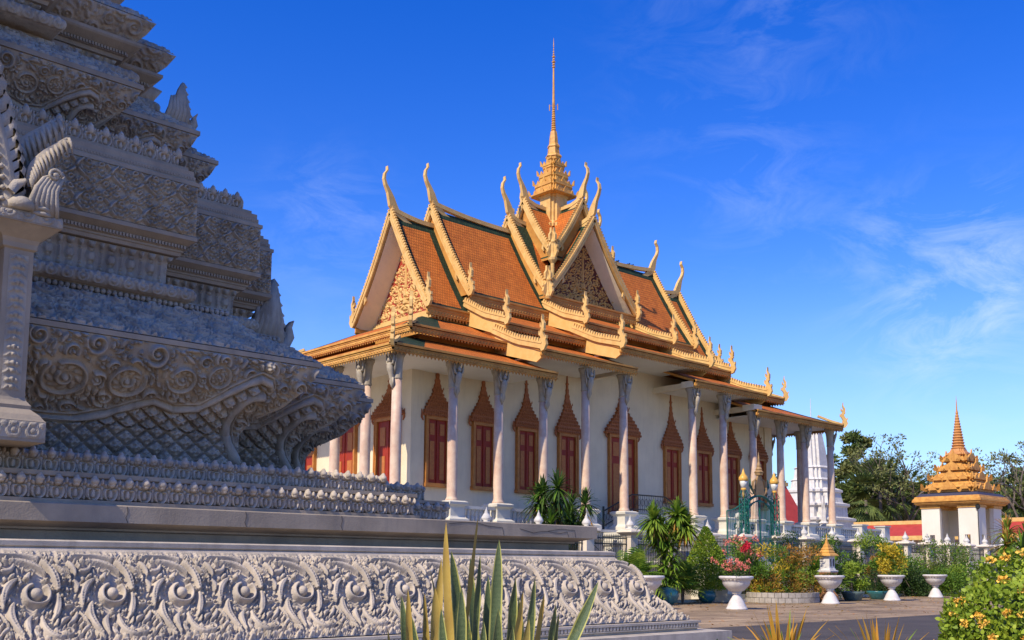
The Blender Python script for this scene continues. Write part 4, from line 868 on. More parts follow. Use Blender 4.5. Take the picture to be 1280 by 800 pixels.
# cores that fill the storeys between the roof tiers
SEG = {  # name: (xa, xb (positive side), F, ridge z, g)
 'end': (8.5, 12.35, 14.85, 20.30, 3.22), 'mid': (2.5, 9.6, 15.90, 21.30, 3.29), 'centre': (0, 3.8, 16.90, 22.05, 3.36)}
mb = MB()
for nm, (xa, xb, F, ZR, g) in SEG.items():
    x1 = xb-(1.15 if nm == 'end' else .30); x1 = xb-1.2 if nm == 'end' else xb-.25
    mb.box(-x1, x1, -2.9, 2.9, F-3.6, F-.05)
    x2 = {'end': 14.4, 'mid': 9.35, 'centre': 3.55}[nm]; mb.box(-x2, x2, -5.3, 5.3, F-4.6, F-2.2+(0 if nm != 'end' else 0))
mb.build('upper_wall', ochre, temple)
for sx in (-1, 1):
    for nm, (xa, xb, F, ZR, g) in SEG.items():
        if nm == 'centre' and sx > 0: continue
        X0, X1 = (sx*xa, sx*xb) if nm != 'centre' else (-xb, xb)
        xl, xr = min(X0, X1), max(X0, X1)
        # which ends show a gable edge
        mb = MB()
        gp = gable_profile(g, F, ZR)
        for sy in (-1, 1):
            A = (xl, 0, ZR); B = (xr, 0, ZR); Cc_ = (xr, sy*g, F); D = (xl, sy*g, F)
            bi = {'end':1.42,'mid':1.52,'centre':.75}[nm]; bl, brd = (.56, bi) if sx < 0 else (bi, .56)
            if nm == 'centre': bl = brd = .85
            brd2 = (.5 if (nm != 'centre' and sx < 0) else .45)
            if nm == 'centre':
                for e in (-1, 1):
                    mb = MB(); Bb = (0, 0, ZR); Aa = (e*xb, 0, ZR); Dd = (e*xb, sy*g, F); Ee = (e*(xb-.02), sy*(g-.02), F)
                    if e*sy > 0: slope_tiles(mb, Aa, Bb, Ee, Dd, (.85, .25, .5, .26), sag=.35)
                    else: slope_tiles(mb, Bb, Aa, Dd, Ee, (.25, .85, .5, .26), sag=.35)
                    mb.build('main_roof', ROOFM, temple, uv=True)
                mb = MB(); continue
            if sy < 0: slope_tiles(mb, A, B, Cc_, D, (bl, brd, .50, .26), sag=.35)
            else: slope_tiles(mb, B, A, D, Cc_, (brd, bl, .50, .26), sag=.35)
            mb.build('main_roof', ROOFM, temple, uv=True); mb = MB()
        # ridge cap, sweeping up into the horn
        mb = MB(); sg = sx
        M = lambda a, b, c: (a, c, b)
        if nm == 'centre': P = [(-3.8,ZR+.35),(-3.0,ZR+.12),(-2,ZR+.05),(2,ZR+.05),(3.0,ZR+.12),(3.8,ZR+.35)]
        else:
            q = np.linspace(0, 1, 12); P = np.stack([sx*(xa+(xb-xa)*q), ZR+.06+.34*np.clip((q-.35)/.65,0,1)**2], 1)
        mb.ribbon(P, .12, .26, M); mb.build('ridge_cap', goldp, temple)
        # fascia under the foot of the main slope
        mb = MB()
        e1 = xb-.05; 
        for sy in (-1, 1):
            a, b = ((xl+.05, sy*(g+.04), F), (xr-.05, sy*(g+.04), F)); 
            fascia(mb, a if sy < 0 else b, b if sy < 0 else a, .62); mb.build('eave_board', ochre, temple); mb = MB()
        # lower tiers
        for tier, (y0, y1, z0, z1) in enumerate(((3.0, 6.2, F-.62, F-2.05), (5.3, 8.8, F-2.45, F-3.80))):
            mb = MB(); fb = MB()
            for sy in (-1, 1):
                if nm == 'end':
                    xe0 = (12.45, 15.1)[tier]; xe1 = (15.55, 18.45)[tier]; xin = 8.5
                    A = (sx*xin, sy*y0, z0); B = (sx*xe0, sy*y0, z0); Cc_ = (sx*xe1, sy*y1, z1); D = (sx*xin, sy*y1, z1)
                    args = (A, B, Cc_, D, (.02, 1.4, .38, .12)); 
                    if sx*sy > 0: args = (B, A, D, Cc_, (1.4, .02, .38, .12))
                    slope_tiles(mb, *args, sag=.10, nv=5)
                    p, q = (sx*xin, sy*y1, z1), (sx*(xe1), sy*y1, z1)
                    if (p[0] < q[0]) == (sy > 0): p, q = q, p
                    fascia(fb, p, q, .42); mb.build('skirt_roof', ROOFM, temple, uv=True); fb.build('eave_board', ochre, temple); mb = MB(); fb = MB()
                else:
                    xo = xr; xi = xl
                    args = ((xi, sy*y0, z0), (xo, sy*y0, z0), (xo, sy*y1, z1), (xi, sy*y1, z1), (.5, .5, .30, .12))
                    if sy > 0: args = (args[1], args[0], args[3], args[2], args[4])
                    slope_tiles(mb, *args, sag=.10, nv=5)
                    p, q = (xl, sy*y1, z1), (xr, sy*y1, z1)
                    if sy > 0: p, q = q, p
                    fascia(fb, p, q, .42); mb.build('skirt_roof', ROOFM, temple, uv=True); fb.build('eave_board', ochre, temple); mb = MB(); fb = MB()
            if nm == 'end':
                xe0 = (12.45, 15.1)[tier]; xe1 = (15.55, 18.45)[tier]
                args = ((sx*xe0, y0, z0), (sx*xe0, -y0, z0), (sx*xe1, -y1, z1), (sx*xe1, y1, z1), (1.1, 1.1, .30, .16))
                if sx > 0: args = (args[1], args[0], args[3], args[2], args[4])
                slope_tiles(mb, *args, sag=.10, nv=5)
                p, q = (sx*(xe1), y1, z1), (sx*(xe1), -y1, z1)
                if sx > 0: p, q = q, p
                fascia(fb, p, q, .42); mb.build('skirt_roof', ROOFM, temple, uv=True); fb.build('eave_board', gold, temple)
            if nm == 'end':                                     # finials on the hip corners
                for sy in (-1, 1):
                    mb = MB(); c_, s__ = (sx*.707, sy*.707); bx_, by_ = sx*(xe1-.05), sy*(y1-.05)
                    M = lambda a, b, c: (bx_+a*c_-c*s__, by_+a*s__+c*c_, z1+b)
                    naga(mb, M, 1, .95, .16); mb.box(bx_-.12, bx_+.12, by_-.12, by_+.12, z1-.05, z1+.10)
                    mb.ribbon([(-1.6,.62),(-.8,.30),(0,.06)], .07, .16, M)
                    mb.build('hip_finial', goldp, temple)
            else:                                               # serrated verge board with its finial and the ochre cheek below
                for e in ((1,) if nm != 'centre' else (-1, 1)):
                    xe = (sx*xb if nm != 'centre' else e*xb)
                    for sy in (-1, 1):
                        mb = MB(); M = lambda a, b, c: (xe+c, sy*a, b)
                        P = np.array([(y0-.05, z0+.10), ((y0+y1)/2, (z0+z1)/2-.06), (y1+.05, z1+.10)])
                        P = bez([P[0], P[1]*1.0, P[2]], 10) if False else np.stack([np.linspace(P[0,0],P[2,0],10), np.interp(np.linspace(0,2,10),[0,1,2],P[:,1])], 1)
                        mb.ribbon(P, .13, .14, M); mb.ribbon(P+[0,.16], .045, .20, M); teeth(mb, P+[0,.17], M, .19, .22, .10)
                        Q = NAG*[1,1]+[y1-.02, z1+.05]; mb.ribbon(Q, NAW, .15, M)
                        for k in (2, 4, 6): a, b = Q[k]; mb.ribbon([(a-.04,b),(a-.18,b+.08),(a-.20,b+.26)], [.06,.05,.008], .12, M)
                        for k in (3, 5): a, b = Q[k]; mb.ribbon([(a+.05,b),(a+.15,b+.06),(a+.16,b+.2)], [.05,.04,.008], .12, M)
                        mb.build('verge_board', goldp, temple)
                        mb = MB(); so_ = (1 if xe > 0 else -1)
                        M = lambda a, b, c: (xe-so_*.12+c, sy*a, b)
                        mb.plate([(y0, z0), (y1-.1, z1-.02), (y1-.1, z1-.42), (y1-.45, z1-.60), (y0, z0-1.05)], .10, M); mb.build('verge_cheek', MATS['cheek'] if 'cheek' in MATS else mat('cheek', (.68,.44,.15), .6, col2=(.60,.36,.10)), temple)
# gables
mat('old_gilt', (.62,.36,.10), .55, col2=(.46,.23,.06), nscale=6, mix=.6); mat('dark_ground', (.10,.022,.012), .7)
for sx in (-1, 1):
    gable('x', sx*12.35, 3.22, 14.85, 20.37, sx, 1.0); recess_gable('x', sx*12.35, 1.15, 3.22, 14.85, 20.2, sx, mo=goldp)
    gable('x', sx*9.6, 3.29, 15.90, 21.34, sx, .98)
    gable('x', sx*3.80, 3.36, 16.90, 22.08, sx, 1.0)
    gable('x', sx*2.55, 2.47, 19.64, 23.42, sx, .95)
for sy in (-1, 1):
    gable('y', sy*3.38, 3.80, 16.90, 22.08, sy, 1.0); recess_gable('y', sy*3.38, .95, 3.75, 16.90, 22.0, sy, mo=MATS['old_gilt'], ground=MATS['dark_ground'])
    gable('y', sy*2.47, 2.55, 19.64, 23.42, sy, .95)
# end gables of mid/centre/inner roofs: plain infill
mb = MB()
for sx in (-1, 1):
    for (x, g, zf, za) in ((9.45,3.2,15.9,21.1),(3.65,3.3,16.9,21.9),(2.4,2.4,19.6,23.2)):
        mb = MB(); M = lambda a, b, c: (sx*x+c, a, b); mb.plate([(-g,zf),(g,zf),(0,za)], .06, M); mb.build('gable_infill', ochre, temple)
for sy in (-1, 1): mb = MB(); M = lambda a, b, c: (a, sy*2.3+c, b); mb.plate([(-2.5,19.6),(2.5,19.6),(0,23.2)], .06, M); mb.build('gable_infill', ochre, temple)
# cross roofs and the inner upper roofs
mb = MB()
for sy in (-1, 1):
    for sx in (-1, 1):
        A = (0, 0, 22.05); B = (0, sy*3.33, 22.05); Cc_ = (sx*3.78, sy*3.33, 16.9); D = (sx*3.78, 0, 16.9)
        a = (A, B, Cc_, D, (.02,.75,.50,.25)) if sx*sy > 0 else (B, A, D, Cc_, (.75,.02,.50,.25))
        mb = MB(); slope_tiles(mb, *a, sag=.30); mb.build('cross_roof', ROOFM, temple, uv=True)
mb = MB()
for sx in (-1, 1):
    for sy in (-1, 1):
        A = (0,0,23.4); B = (sx*2.5,0,23.4); Cc_ = (sx*2.5,sy*2.45,19.6); D = (0,sy*2.45,19.6)
        a = (A,B,Cc_,D,(.02,.35,.3,.2)) if sx*sy < 0 else (B,A,D,Cc_,(.35,.02,.3,.2)); slope_tiles(mb, *a, sag=.2)
        B = (0,sy*2.42,23.4); Cc_ = (sx*2.53,sy*2.42,19.6); D = (sx*2.53,0,19.6)
        a = (A,B,Cc_,D,(.02,.35,.3,.2)) if sx*sy > 0 else (B,A,D,Cc_,(.35,.02,.3,.2)); slope_tiles(mb, *a, sag=.2)
        mb.build('upper_roof', ROOFM, temple, uv=True); mb = MB()
mb = MB()
for sx in (-1,1):
    mb.ribbon(np.array([(0,23.46),(1.6,23.5),(2.5,23.75)])*[sx,1], .11, .24, lambda a,b,c:(a,c,b)); mb.ribbon(np.array([(0,23.46),(1.6,23.5),(2.4,23.75)])*[sx,1], .11, .24, lambda a,b,c:(c,a,b)); mb.build('ridge_cap', goldp, temple); mb = MB(); mb.ribbon(np.array([(0,22.12),(2.5,22.15),(3.3,22.4)])*[sx,1], .12, .26, lambda a,b,c:(c,a,b)); mb.build('ridge_cap', goldp, temple); mb = MB()
for sx in (-1,1):
    for sy in (-1,1):                                 # corner posts where two gable edges meet
        mb.lathe([(.26,0),(.28,.15),(.16,.22),(.11,.5),(.10,1.0),(.14,1.1),(.06,1.3),(.03,1.6),(.005,1.9)], (sx*2.62, sy*2.55, 19.3), 10); mb.lathe([(.11,-1.6),(.12,-.2),(.26,0)], (sx*2.62, sy*2.55, 19.3), 10); mb.build('corner_post', goldp, temple); mb = MB()
        mb.lathe([(.14,0),(.2,.15),(.14,.3),(.09,.5),(.09,1.0),(.13,1.1),(.05,1.3),(.03,1.5),(.005,1.8)], (sx*3.88, sy*3.44, 16.6), 10); mb.build('corner_post', goldp, temple); mb = MB()
# ---- spire
copper = mat('copper_gilt', (.64,.34,.07), .55, col2=(.48,.21,.04), nscale=5, mix=.6, spec=.4)
sp = MB(); sp.loft(redent(.74,.15,2), [(.30,22.2),(.30,22.4),(.06,22.55),(0,22.7),(0,24.25),(.06,24.3),(.10,24.42)]); sp.build('spire_drum', goldp, temple)
tiers = ((.98,24.36,.66),(.80,25.02,.62),(.62,25.66,.60),(.47,26.28,.58))
for k, (r, z, h) in enumerate(tiers):
    sp = MB(); sp.loft(redent(r,.11,2), [(.0,z),(.13,z+.06),(.13,z+.14),(.02,z+.20),(-.05,z+.26),(-.09,z+h-.10),(-.04,z+h-.05),(-.06,z+h+.16)])
    for q in range(4):
        c_, s__ = math.cos(q*np.pi/2), math.sin(q*np.pi/2)
        for a in (-r*.62, 0, r*.62):
            M = lambda aa, b, c: ((r+.06+c)*c_-(a+aa)*s__, (r+.06+c)*s__+(a+aa)*c_, z+.14+b); w_ = .11 if a else .16
            sp.plate([(-w_,0),(w_,0),(w_*.8,w_*1.2),(0,w_*2.4),(-w_*.8,w_*1.2)], .05, M)
        M = lambda aa, b, c: ((r*1.02+aa)*(c_-s__)-c*s__, (r*1.02+aa)*(s__+c_)+c*c_, z+.12+b); sp.ribbon([(-.1,0),(.05,.06),(.06,.20),(.10,.36)], [.06,.06,.04,.008], .06, M)
    sp.build('spire_storey', gold if k % 2 else copper, temple)
sp = MB(); sp.lathe([(.42,26.8),(.44,26.95),(.50,27.0),(.47,27.1),(.37,27.2),(.33,27.6),(.38,27.66),(.35,27.78),(.27,27.9),(.25,28.25),(.19,28.7)], (0,0,0), 12, ribs=6, ribd=.08); sp.build('spire_neck', copper, temple)
sp = MB(); z, r = 28.3, .17
while z < 30.4: sp.lathe([(r*.7,z),(r*1.12,z+.05),(r*1.12,z+.10),(r*.7,z+.15)], (0,0,0), 12); z += .15; r *= .945
sp.lathe([(.09,30.3),(.075,31.0),(.06,32.2),(.05,33.0)], (0,0,0), 10)
for k in range(9): z = 32.9+k*.17; rr = .10-.009*k+(.035 if k in (2,4) else 0); sp.lathe([(rr*.4,z),(rr,z+.05),(rr,z+.09),(rr*.4,z+.15)], (0,0,0), 10)
sp.lathe([(.03,34.4),(.012,34.8),(.002,34.95)], (0,0,0), 8)
sp.build('spire_needle', copper, temple)
for q in range(4):
    sp = MB(); a = q*1.57+.6; sp.tube([(0,0,30.42),(.26*math.cos(a),.26*math.sin(a),30.40)], .012, 4); sp.tube([(.26*math.cos(a),.26*math.sin(a),30.5),(.26*math.cos(a),.26*math.sin(a),30.1)], .028, 5); sp.build('spire_bell', gold, temple)
# ---- soffit, beams
mb = MB()
for sx in (-1, 1):
    mb = MB(); mb.box(min(sx*9.0,sx*18.2), max(sx*9.0,sx*18.2), -8.6, 8.6, 10.82, 10.88); mb.build('soffit', creamw, temple); mb = MB()
    mb.box(min(sx*3.6,sx*9.3), max(sx*3.6,sx*9.3), -8.6, 8.6, 11.85, 11.9); mb.build('soffit', creamw, temple); mb = MB()
mb.box(-3.6, 3.6, -8.6, 8.6, 12.85, 12.9)
mb.build('soffit', creamw, temple)
# ---- columns
CX = [2.95,5.87,8.88,11.82,14.6,17.75]
def column(x, y, top, out, gar=True):
    c = MB(); 
    c.loft(lambda d: [(x-.40-d,y-.40-d),(x+.40+d,y-.40-d),(x+.40+d,y+.40+d),(x-.40-d,y+.40+d)], [(.16,FL),(.16,FL+.22),(.10,FL+.26),(.02,FL+.32),(0,FL+.36),(0,FL+.74),(.03,FL+.80),(.12,FL+.88),(.14,FL+.98),(.02,FL+1.04)])
    col_ = c.build('column', pedm, temple)
    col_['label'] = 'column'; del col_['label']
    s_ = MB(); z0 = FL+1.04; H = top-z0
    s_.lathe([(.29,z0),(.30,z0+.06),(.26,z0+.12),(.235,z0+.2),(.235,z0+H*.4),(.205,top-1.15)], (x,y,0), 20); s_.build('shaft', marble, col_, smooth=True)
    k = MB(); k.lathe([(.21,top-1.2),(.24,top-1.15),(.22,top-1.1),(.23,top-.6),(.28,top-.25),(.34,top-.12),(.35,top)], (x,y,0), 16, ribs=8, ribd=.04); k.build('capital', capm, col_, smooth=True)
    if gar:
        x_, y_ = x, y
        ox, oy = out; px_, py_ = -oy, ox                      # winged bracket figure leaning outward
        G = lambda a, b, c: (x+px_*a*.8+ox*(.20+c*.8), y+py_*a*.8+oy*(.20+c*.8), top+b*.95)
        f = MB()
        f.tube([G(0,-1.75,.02),G(0,-1.5,.08),G(0,-1.25,.10),G(0,-1.02,.14),G(0,-.82,.20),G(0,-.62,.24),G(0,-.52,.25)], [.02,.07,.10,.13,.16,.14,.06], 8)
        f.lathe([(.02,-.50),(.09,-.45),(.10,-.38),(.07,-.31),(.04,-.26),(.01,-.12)], G(0,0,.28), 8)
        for sg in (-1, 1):
            f.tube([G(sg*.12,-.62,.22),G(sg*.27,-.55,.22),G(sg*.33,-.36,.22),G(sg*.30,-.10,.24)], [.05,.05,.045,.03], 6)
            f.tube([G(sg*.08,-1.2,.10),G(sg*.13,-1.42,.10),G(sg*.07,-1.62,.04)], [.06,.05,.03], 6)
            f.raw([G(sg*.10,-.62,.12),G(sg*.42,-.15,.16),G(sg*.36,-.55,.14),G(sg*.30,-.80,.12),G(sg*.16,-1.05,.10),G(sg*.10,-.62,.04),G(sg*.42,-.15,.10),G(sg*.36,-.55,.06),G(sg*.30,-.80,.04),G(sg*.16,-1.05,.02)], [(0,1,2,3,4),(9,8,7,6,5),(0,5,6,1),(1,6,7,2),(2,7,8,3),(3,8,9,4),(4,9,5,0)])
        f.build('winged_figure', capm, col_, smooth=True)
    return col_
TOPS = {0:11.75, 1:11.70, 2:11.05, 3:10.80, 4:10.80, 5:10.80}
for sx in (-1, 1):
    for i, cx in enumerate(CX):
        for sy in (-1, 1):
            o_ = (0, sy) if i < 5 else (sx*1.0, 0)
            column(sx*cx, sy*8.19, TOPS[i] if not (sx < 0 and i == 2) else 10.8, o_)
    for y in (-5.9,-3.45,3.45,5.9): column(sx*17.75, y, 10.8, (sx, 0))
mb = MB()
for sx in (-1, 1):
    for sy in (-1, 1):
        for cx, t in (((2.95,12.1),(8.88,11.42)) if sx > 0 else ((2.95,12.1),)):
            mb = MB(); mb.box(sx*cx-.42, sx*cx+.42, sy*8.19-.42, sy*8.19+.42, t-.36, t); 
            y0, y1 = sorted((sy*5.4, sy*8.1)); mb.box(sx*cx-.15, sx*cx+.15, y0, y1, t-.33, t-.02); mb.build('beam', white, temple)
# ---- balustrades between the pedestals
def balus(xa, xb, y):
    mr_ = MB(); mr_.box(xa, xb, y-.13, y+.13, FL+.70, FL+.84); mr_.box(xa, xb, y-.12, y+.12, FL, FL+.14)
    n = int((xb-xa)/.24)
    for i in range(n):
        xx = xa+(i+.5)*(xb-xa)/n; mr_.lathe([(.06,FL+.14),(.085,FL+.26),(.05,FL+.42),(.075,FL+.55),(.05,FL+.70)], (xx, y, 0), 7)
    mr_.build('balustrade', plinth, temple)
for xs in ([-24,-21,-17.75,-14.6,-11.82,-8.88,-5.87], [5.87,8.88,11.82,14.6,17.75,20.9,24.0]):
    for a, b in zip(xs[:-1], xs[1:]): balus(a+.4, b-.4, -8.4)
for a in (-24,-21,20.9,24.0): mr_ = MB(); mr_.box(a-.35, a+.35, -8.75, -8.05, FL, FL+1.0); mr_.box(a-.42, a+.42, -8.82, -7.98, FL+1.0, FL+1.1); mr_.build('balustrade_pier', plinth, temple)
# ---- raised landing and double flight at the long-side door, with black railings
mb = MB(); mb.box(-1.4, 1.4, -7.4, -WY-.01, FL, 4.48)
for s_ in (-1, 1):
    for i in range(6):
        x0, x1 = sorted((s_*(1.4+.36*i), s_*(1.4+.36*(i+1)))); mb.box(x0, x1, -7.35, -WY-.01, FL, 4.48-(i+1)*.15)
    P = [(s_*1.4,-7.45,FL),(s_*3.7,-7.45,FL),(s_*3.7,-7.36,FL),(s_*1.4,-7.36,FL),(s_*1.4,-7.45,4.66),(s_*3.7,-7.45,FL+.16),(s_*3.7,-7.36,FL+.16),(s_*1.4,-7.36,4.66)]
    if s_ < 0: P = [P[1],P[0],P[3],P[2],P[5],P[4],P[7],P[6]]
    mb.hexa(P)
mb.build('stair', pedm, temple)
mb = MB()
def rail_(a, b, n):
    a, b = np.array(a, float), np.array(b, float)
    for h_ in (.12, .9): mb.tube([a+[0,0,h_], (a+b)/2+[0,0,h_], b+[0,0,h_]], .04 if h_ > .5 else .025, 6)
    for k in range(n):
        p = a+(b-a)*(k+.5)/n; mb.tube([p, p+[0,0,.9]], .014, 4)
        if k % 2: u = (b-a)/np.linalg.norm(b-a); mb.tube([p+u*.11*math.cos(t)+np.array([0,0,.5+.2*math.sin(t)]) for t in np.linspace(0,6.3,13)], .014, 4)
rail_((-1.4,-7.42,4.6),(1.4,-7.42,4.6),18)
for s_ in (-1, 1): rail_((s_*1.4,-7.42,4.6),(s_*3.7,-7.42,FL+.15),16); mb.tube([(s_*3.7,-7.42,FL),(s_*3.7,-7.42,FL+1.3)], .06, 6)
mb.build('stair_railing', iron, temple)
# ---- the stair block that projects from the platform
mb = MB(); mb.loft(lambda d: [(-5.5-d,-11.2-d),(5.5+d,-11.2-d),(5.5+d,-8.9),(-5.5-d,-8.9)], [(.12,0),(.12,.7),(.02,.8),(0,1.0),(0,1.6),(.07,1.66),(.07,1.85),(0,1.9),(0,2.6),(.08,2.7),(.10,2.9),(.02,2.95),(.02,3.1),(.12,3.15),(.12,3.3)])
for i in range(14): mb.box(-3.2, 3.2, -11.2-.3*(i+1), -11.2-.3*i, 0, 3.3-(i+1)*.225)
mb.build('front_stair', pedm, temple)

# ================================================================ FENCE AND GATE
FY = -12.5
PX = [-7.47+2.95*k for k in range(-4, 16)]
fence = thing('railing_fence', 'long fence of cream posts with white finials and iron railings before the hall', 'fence', (0, FY, 0))
post = MB()
post.loft(lambda d: [(-.24-d,-.24-d),(.24+d,-.24-d),(.24+d,.24+d),(-.24-d,.24+d)], [(.10,0),(.10,.5),(0,.6),(0,2.95),(.04,3.0),(.05,3.05),(.16,3.14),(.22,3.20),(.20,3.27),(.06,3.33)])
p0 = post.build('post', postm); p0.parent = fence; p0.location = (PX[0], 0, 0)
f_ = MB(); f_.lathe([(.26,3.33),(.28,3.36),(.16,3.40),(.10,3.42),(.20,3.50),(.21,3.56),(.15,3.66),(.07,3.78),(.08,3.80),(.02,3.92),(.004,4.0)], (0,0,0), 12)
f0 = f_.build('finial', cap_w, smooth=True); f0.parent = p0
GATE = 2.86                                            # the gate fills the bay between x=1.38 and 4.33
first = True
for x in PX:
    if first: first = False; continue
    c = p0.copy(); COL.objects.link(c); c.parent = fence; c.location = (x, 0, 0)
    d = f0.copy(); COL.objects.link(d); d.parent = c
def rail_panel(w_):
    m = MB(); m.box(.26, w_-.26, -.16, .16, 0, .55, 1); m.box(.26, w_-.26, -.02, .02, .70, .76); m.box(.26, w_-.26, -.02, .02, 2.62, 2.68); m.box(.26, w_-.26, -.02, .02, 2.88, 2.93)
    n = 20
    for i in range(n):
        x = .26+(i+.5)*(w_-.52)/n; m.tube([(x,0,.55),(x,0,2.98)], .019, 4); m.lathe([(.035,2.98),(.002,3.12)], (x,0,0), 4)
    return m
r0 = rail_panel(2.95).build('railing_panel', [ironw, postm]); r0.parent = fence; r0.location = (PX[0], 0, 0)
for a in PX[1:-1]:
    if abs(a-1.38) < .3: continue
    c = r0.copy(); COL.objects.link(c); c.parent = fence; c.location = (a, 0, 0)
gate = thing('iron_gate', 'ornate green iron arched gate with two gilded lanterns and a leaf standing open', 'gate', (GATE, FY-.1, 0))
def gx(a, b, c=0): return (GATE+a, FY-.1+c, b)
for s in (-1, 1):
    m = MB()
    for (dx, dy) in ((-.16,-.16),(.16,-.16),(-.16,.16),(.16,.16)): m.tube([gx(s*1.42+dx,0,dy),gx(s*1.42+dx,5.2,dy)], .035, 6)
    for z in np.arange(.2, 5.2, .42):
        for q in (-.16,.16): m.tube([gx(s*1.42-.16,z,q),gx(s*1.42+.16,z+.42,q)], .018, 4); m.tube([gx(s*1.42+.16,z,q),gx(s*1.42-.16,z+.42,q)], .018, 4); m.tube([gx(s*1.42+q,z,-.16),gx(s*1.42+q,z+.42,.16)], .018, 4)
    for k in range(5): a_ = k*1.26; m.tube([gx(s*1.42,5.2),gx(s*1.42+.26*math.cos(a_),5.35,.26*math.sin(a_)),gx(s*1.42+.14*math.cos(a_),5.62,.14*math.sin(a_))], .022, 4)
    m.build('gate_pier', greeni, gate)
    l_ = MB(); l_.lathe([(.05,5.2),(.07,5.45),(.05,5.6),(.16,5.68),(.12,5.74)], gx(s*1.42,0), 8); l_.build('lantern_stem', lampg, gate, smooth=True); l_ = MB(); l_.lathe([(.20,6.10),(.26,6.16),(.24,6.30),(.14,6.44),(.10,6.48),(.06,6.62),(.01,6.78)], gx(s*1.42,0), 8)
    o = l_.build('lantern', lampg, gate, smooth=True); l_ = MB(); l_.lathe([(.12,5.74),(.19,5.95),(.20,6.12)], gx(s*1.42,0), 8); l_.build('lantern_glass', glass, o, smooth=True)
m = MB(); arc = [gx(1.25*math.cos(a), 4.55+.85*math.sin(a)) for a in np.linspace(0, np.pi, 24)]; m.tube(arc, .07, 6); arc = [gx(1.25*math.cos(a), 4.35+.75*math.sin(a)) for a in np.linspace(0, np.pi, 24)]; m.tube(arc, .035, 5)
for k in range(1, 23, 2): a = np.pi*k/23; m.tube([gx(1.25*math.cos(a),4.35+.75*math.sin(a)),gx(1.25*math.cos(a),4.55+.85*math.sin(a))], .02, 4)
for s in (-1, 1):
    for (cx, cz, r) in ((.95,5.35,.20),(.62,5.62,.16),(.30,5.85,.20),(1.25,5.05,.16)):
        m.tube([gx(s*(cx+r*q*math.cos(5*q)), cz+r*q*math.sin(5*q)) for q in np.linspace(.2,1.2,16)], .03, 4)
m.build('gate_arch', greeni, gate)
m = MB(); M = lambda a, b, c: gx(a, b, c)                # the emblem on the arch: sword tower over crossed scroll supporters
m.plate([(-.42,5.40),(.42,5.40),(.36,5.9),(.22,6.3),(.12,6.55),(-.12,6.55),(-.22,6.3),(-.36,5.9)], .10, M, 0)
for s in (-1, 1): m.tube([gx(s*.35,5.4),gx(s*.62,5.7),gx(s*.55,6.1),gx(s*.30,6.3)], [.05,.09,.08,.03], 6, 0); m.tube([gx(s*.5,5.5),gx(s*.85,5.9),gx(s*.80,6.3)], [.04,.07,.02], 6, 1)
m.lathe([(.20,6.5),(.22,6.6),(.26,6.66),(.16,6.76),(.18,6.82),(.10,6.95),(.12,7.0),(.06,7.2),(.05,7.4),(.01,7.75)], gx(0,0), 8, 0)
m.build('gate_crest', [mat('tarnished_gilt', (.36,.22,.09), .6, col2=(.22,.15,.08), nscale=5), greeni], gate)
def gate_leaf(name, h0, h1, n, L_, ang, hinge):
    m = MB(); ca, sa = math.cos(ang), math.sin(ang)
    Q = lambda a, z: (GATE+hinge+a*ca, FY-.1+a*sa, z)
    for a in (0.03, L_): m.tube([Q(a,.15),Q(a,h0 if a > .5 else h1)], .04, 6)
    for z in (.2,.9,1.0,2.5): m.tube([Q(0,z),Q(L_,z)], .028, 5)
    m.tube([Q(L_*t, h1+(h0-h1)*(math.sin(t*1.57))) for t in np.linspace(0,1,10)], .035, 5)
    for i in range(1, n): t = i/n; m.tube([Q(L_*t,.2),Q(L_*t,(h1+(h0-h1)*math.sin(t*1.57)))], .016, 4)
    for (a, z, r) in ((.3,1.4,.22),(.75,1.8,.22),(.35,3.0,.25),(.85,3.2,.22),(.55,3.8,.2),(.6,.55,.2),(1.0,1.3,.18)):
        for sg in (-1,1): m.tube([Q(a*L_/1.25+sg*r*q*math.cos(5.5*q), z+r*q*math.sin(5.5*q)) for q in np.linspace(.15,1,14)], .02, 4)
    return m.build(name, greeni, gate)
gate_leaf('gate_leaf', 4.3, 4.0, 9, 1.25, 0, -1.25) if False else None
gate_leaf('gate_leaf', 5.15, 4.5, 9, 1.22, R(0), -1.24); gate_leaf('gate_leaf', 4.5, 4.9, 9, 1.25, R(178), -1.62); gate_leaf('gate_leaf', 5.15, 4.5, 9, 1.22, R(180), 1.24)
# ================================================================ PLANTS
def leaves(mb, C, n, rad, size, squash=(1,1,1), m=0, shell=.45, asp=.5, up=.3, mf=None):
    """n folded leaf blades spread through the volume of a clump"""
    C = np.asarray(C, float); d = rng.normal(size=(n,3)); d /= np.linalg.norm(d, axis=1)[:,None]; r = (shell+(1-shell)*rng.random(n)**.6)[:,None]
    P = C+d*r*rad*np.array(squash)
    t = d*.7+rng.normal(size=(n,3))*.6+[0,0,up]; t /= np.linalg.norm(t, axis=1)[:,None]
    b = np.cross(t, rng.normal(size=(n,3))); b /= np.linalg.norm(b, axis=1)[:,None]; nn = np.cross(t, b)
    s = size*(.6+.8*rng.random(n))[:,None]; w = s*asp*.5
    V = np.stack([P, P+t*s*.5+b*w-nn*s*.08, P+t*s, P+t*s*.5-b*w-nn*s*.08], 1).reshape(-1,3)
    v = np.repeat(np.clip(.5+rng.normal(size=n)*.22, 0, 1), 4)
    k = mb.n; mb.V.append(V); mb.A.append(v); mb.UV.append(np.zeros((len(V),2))); mb.n += 4*n
    for i in range(n): j = k+4*i; mb.F.append((j,j+1,j+2,j+3)); mb.M.append(m)
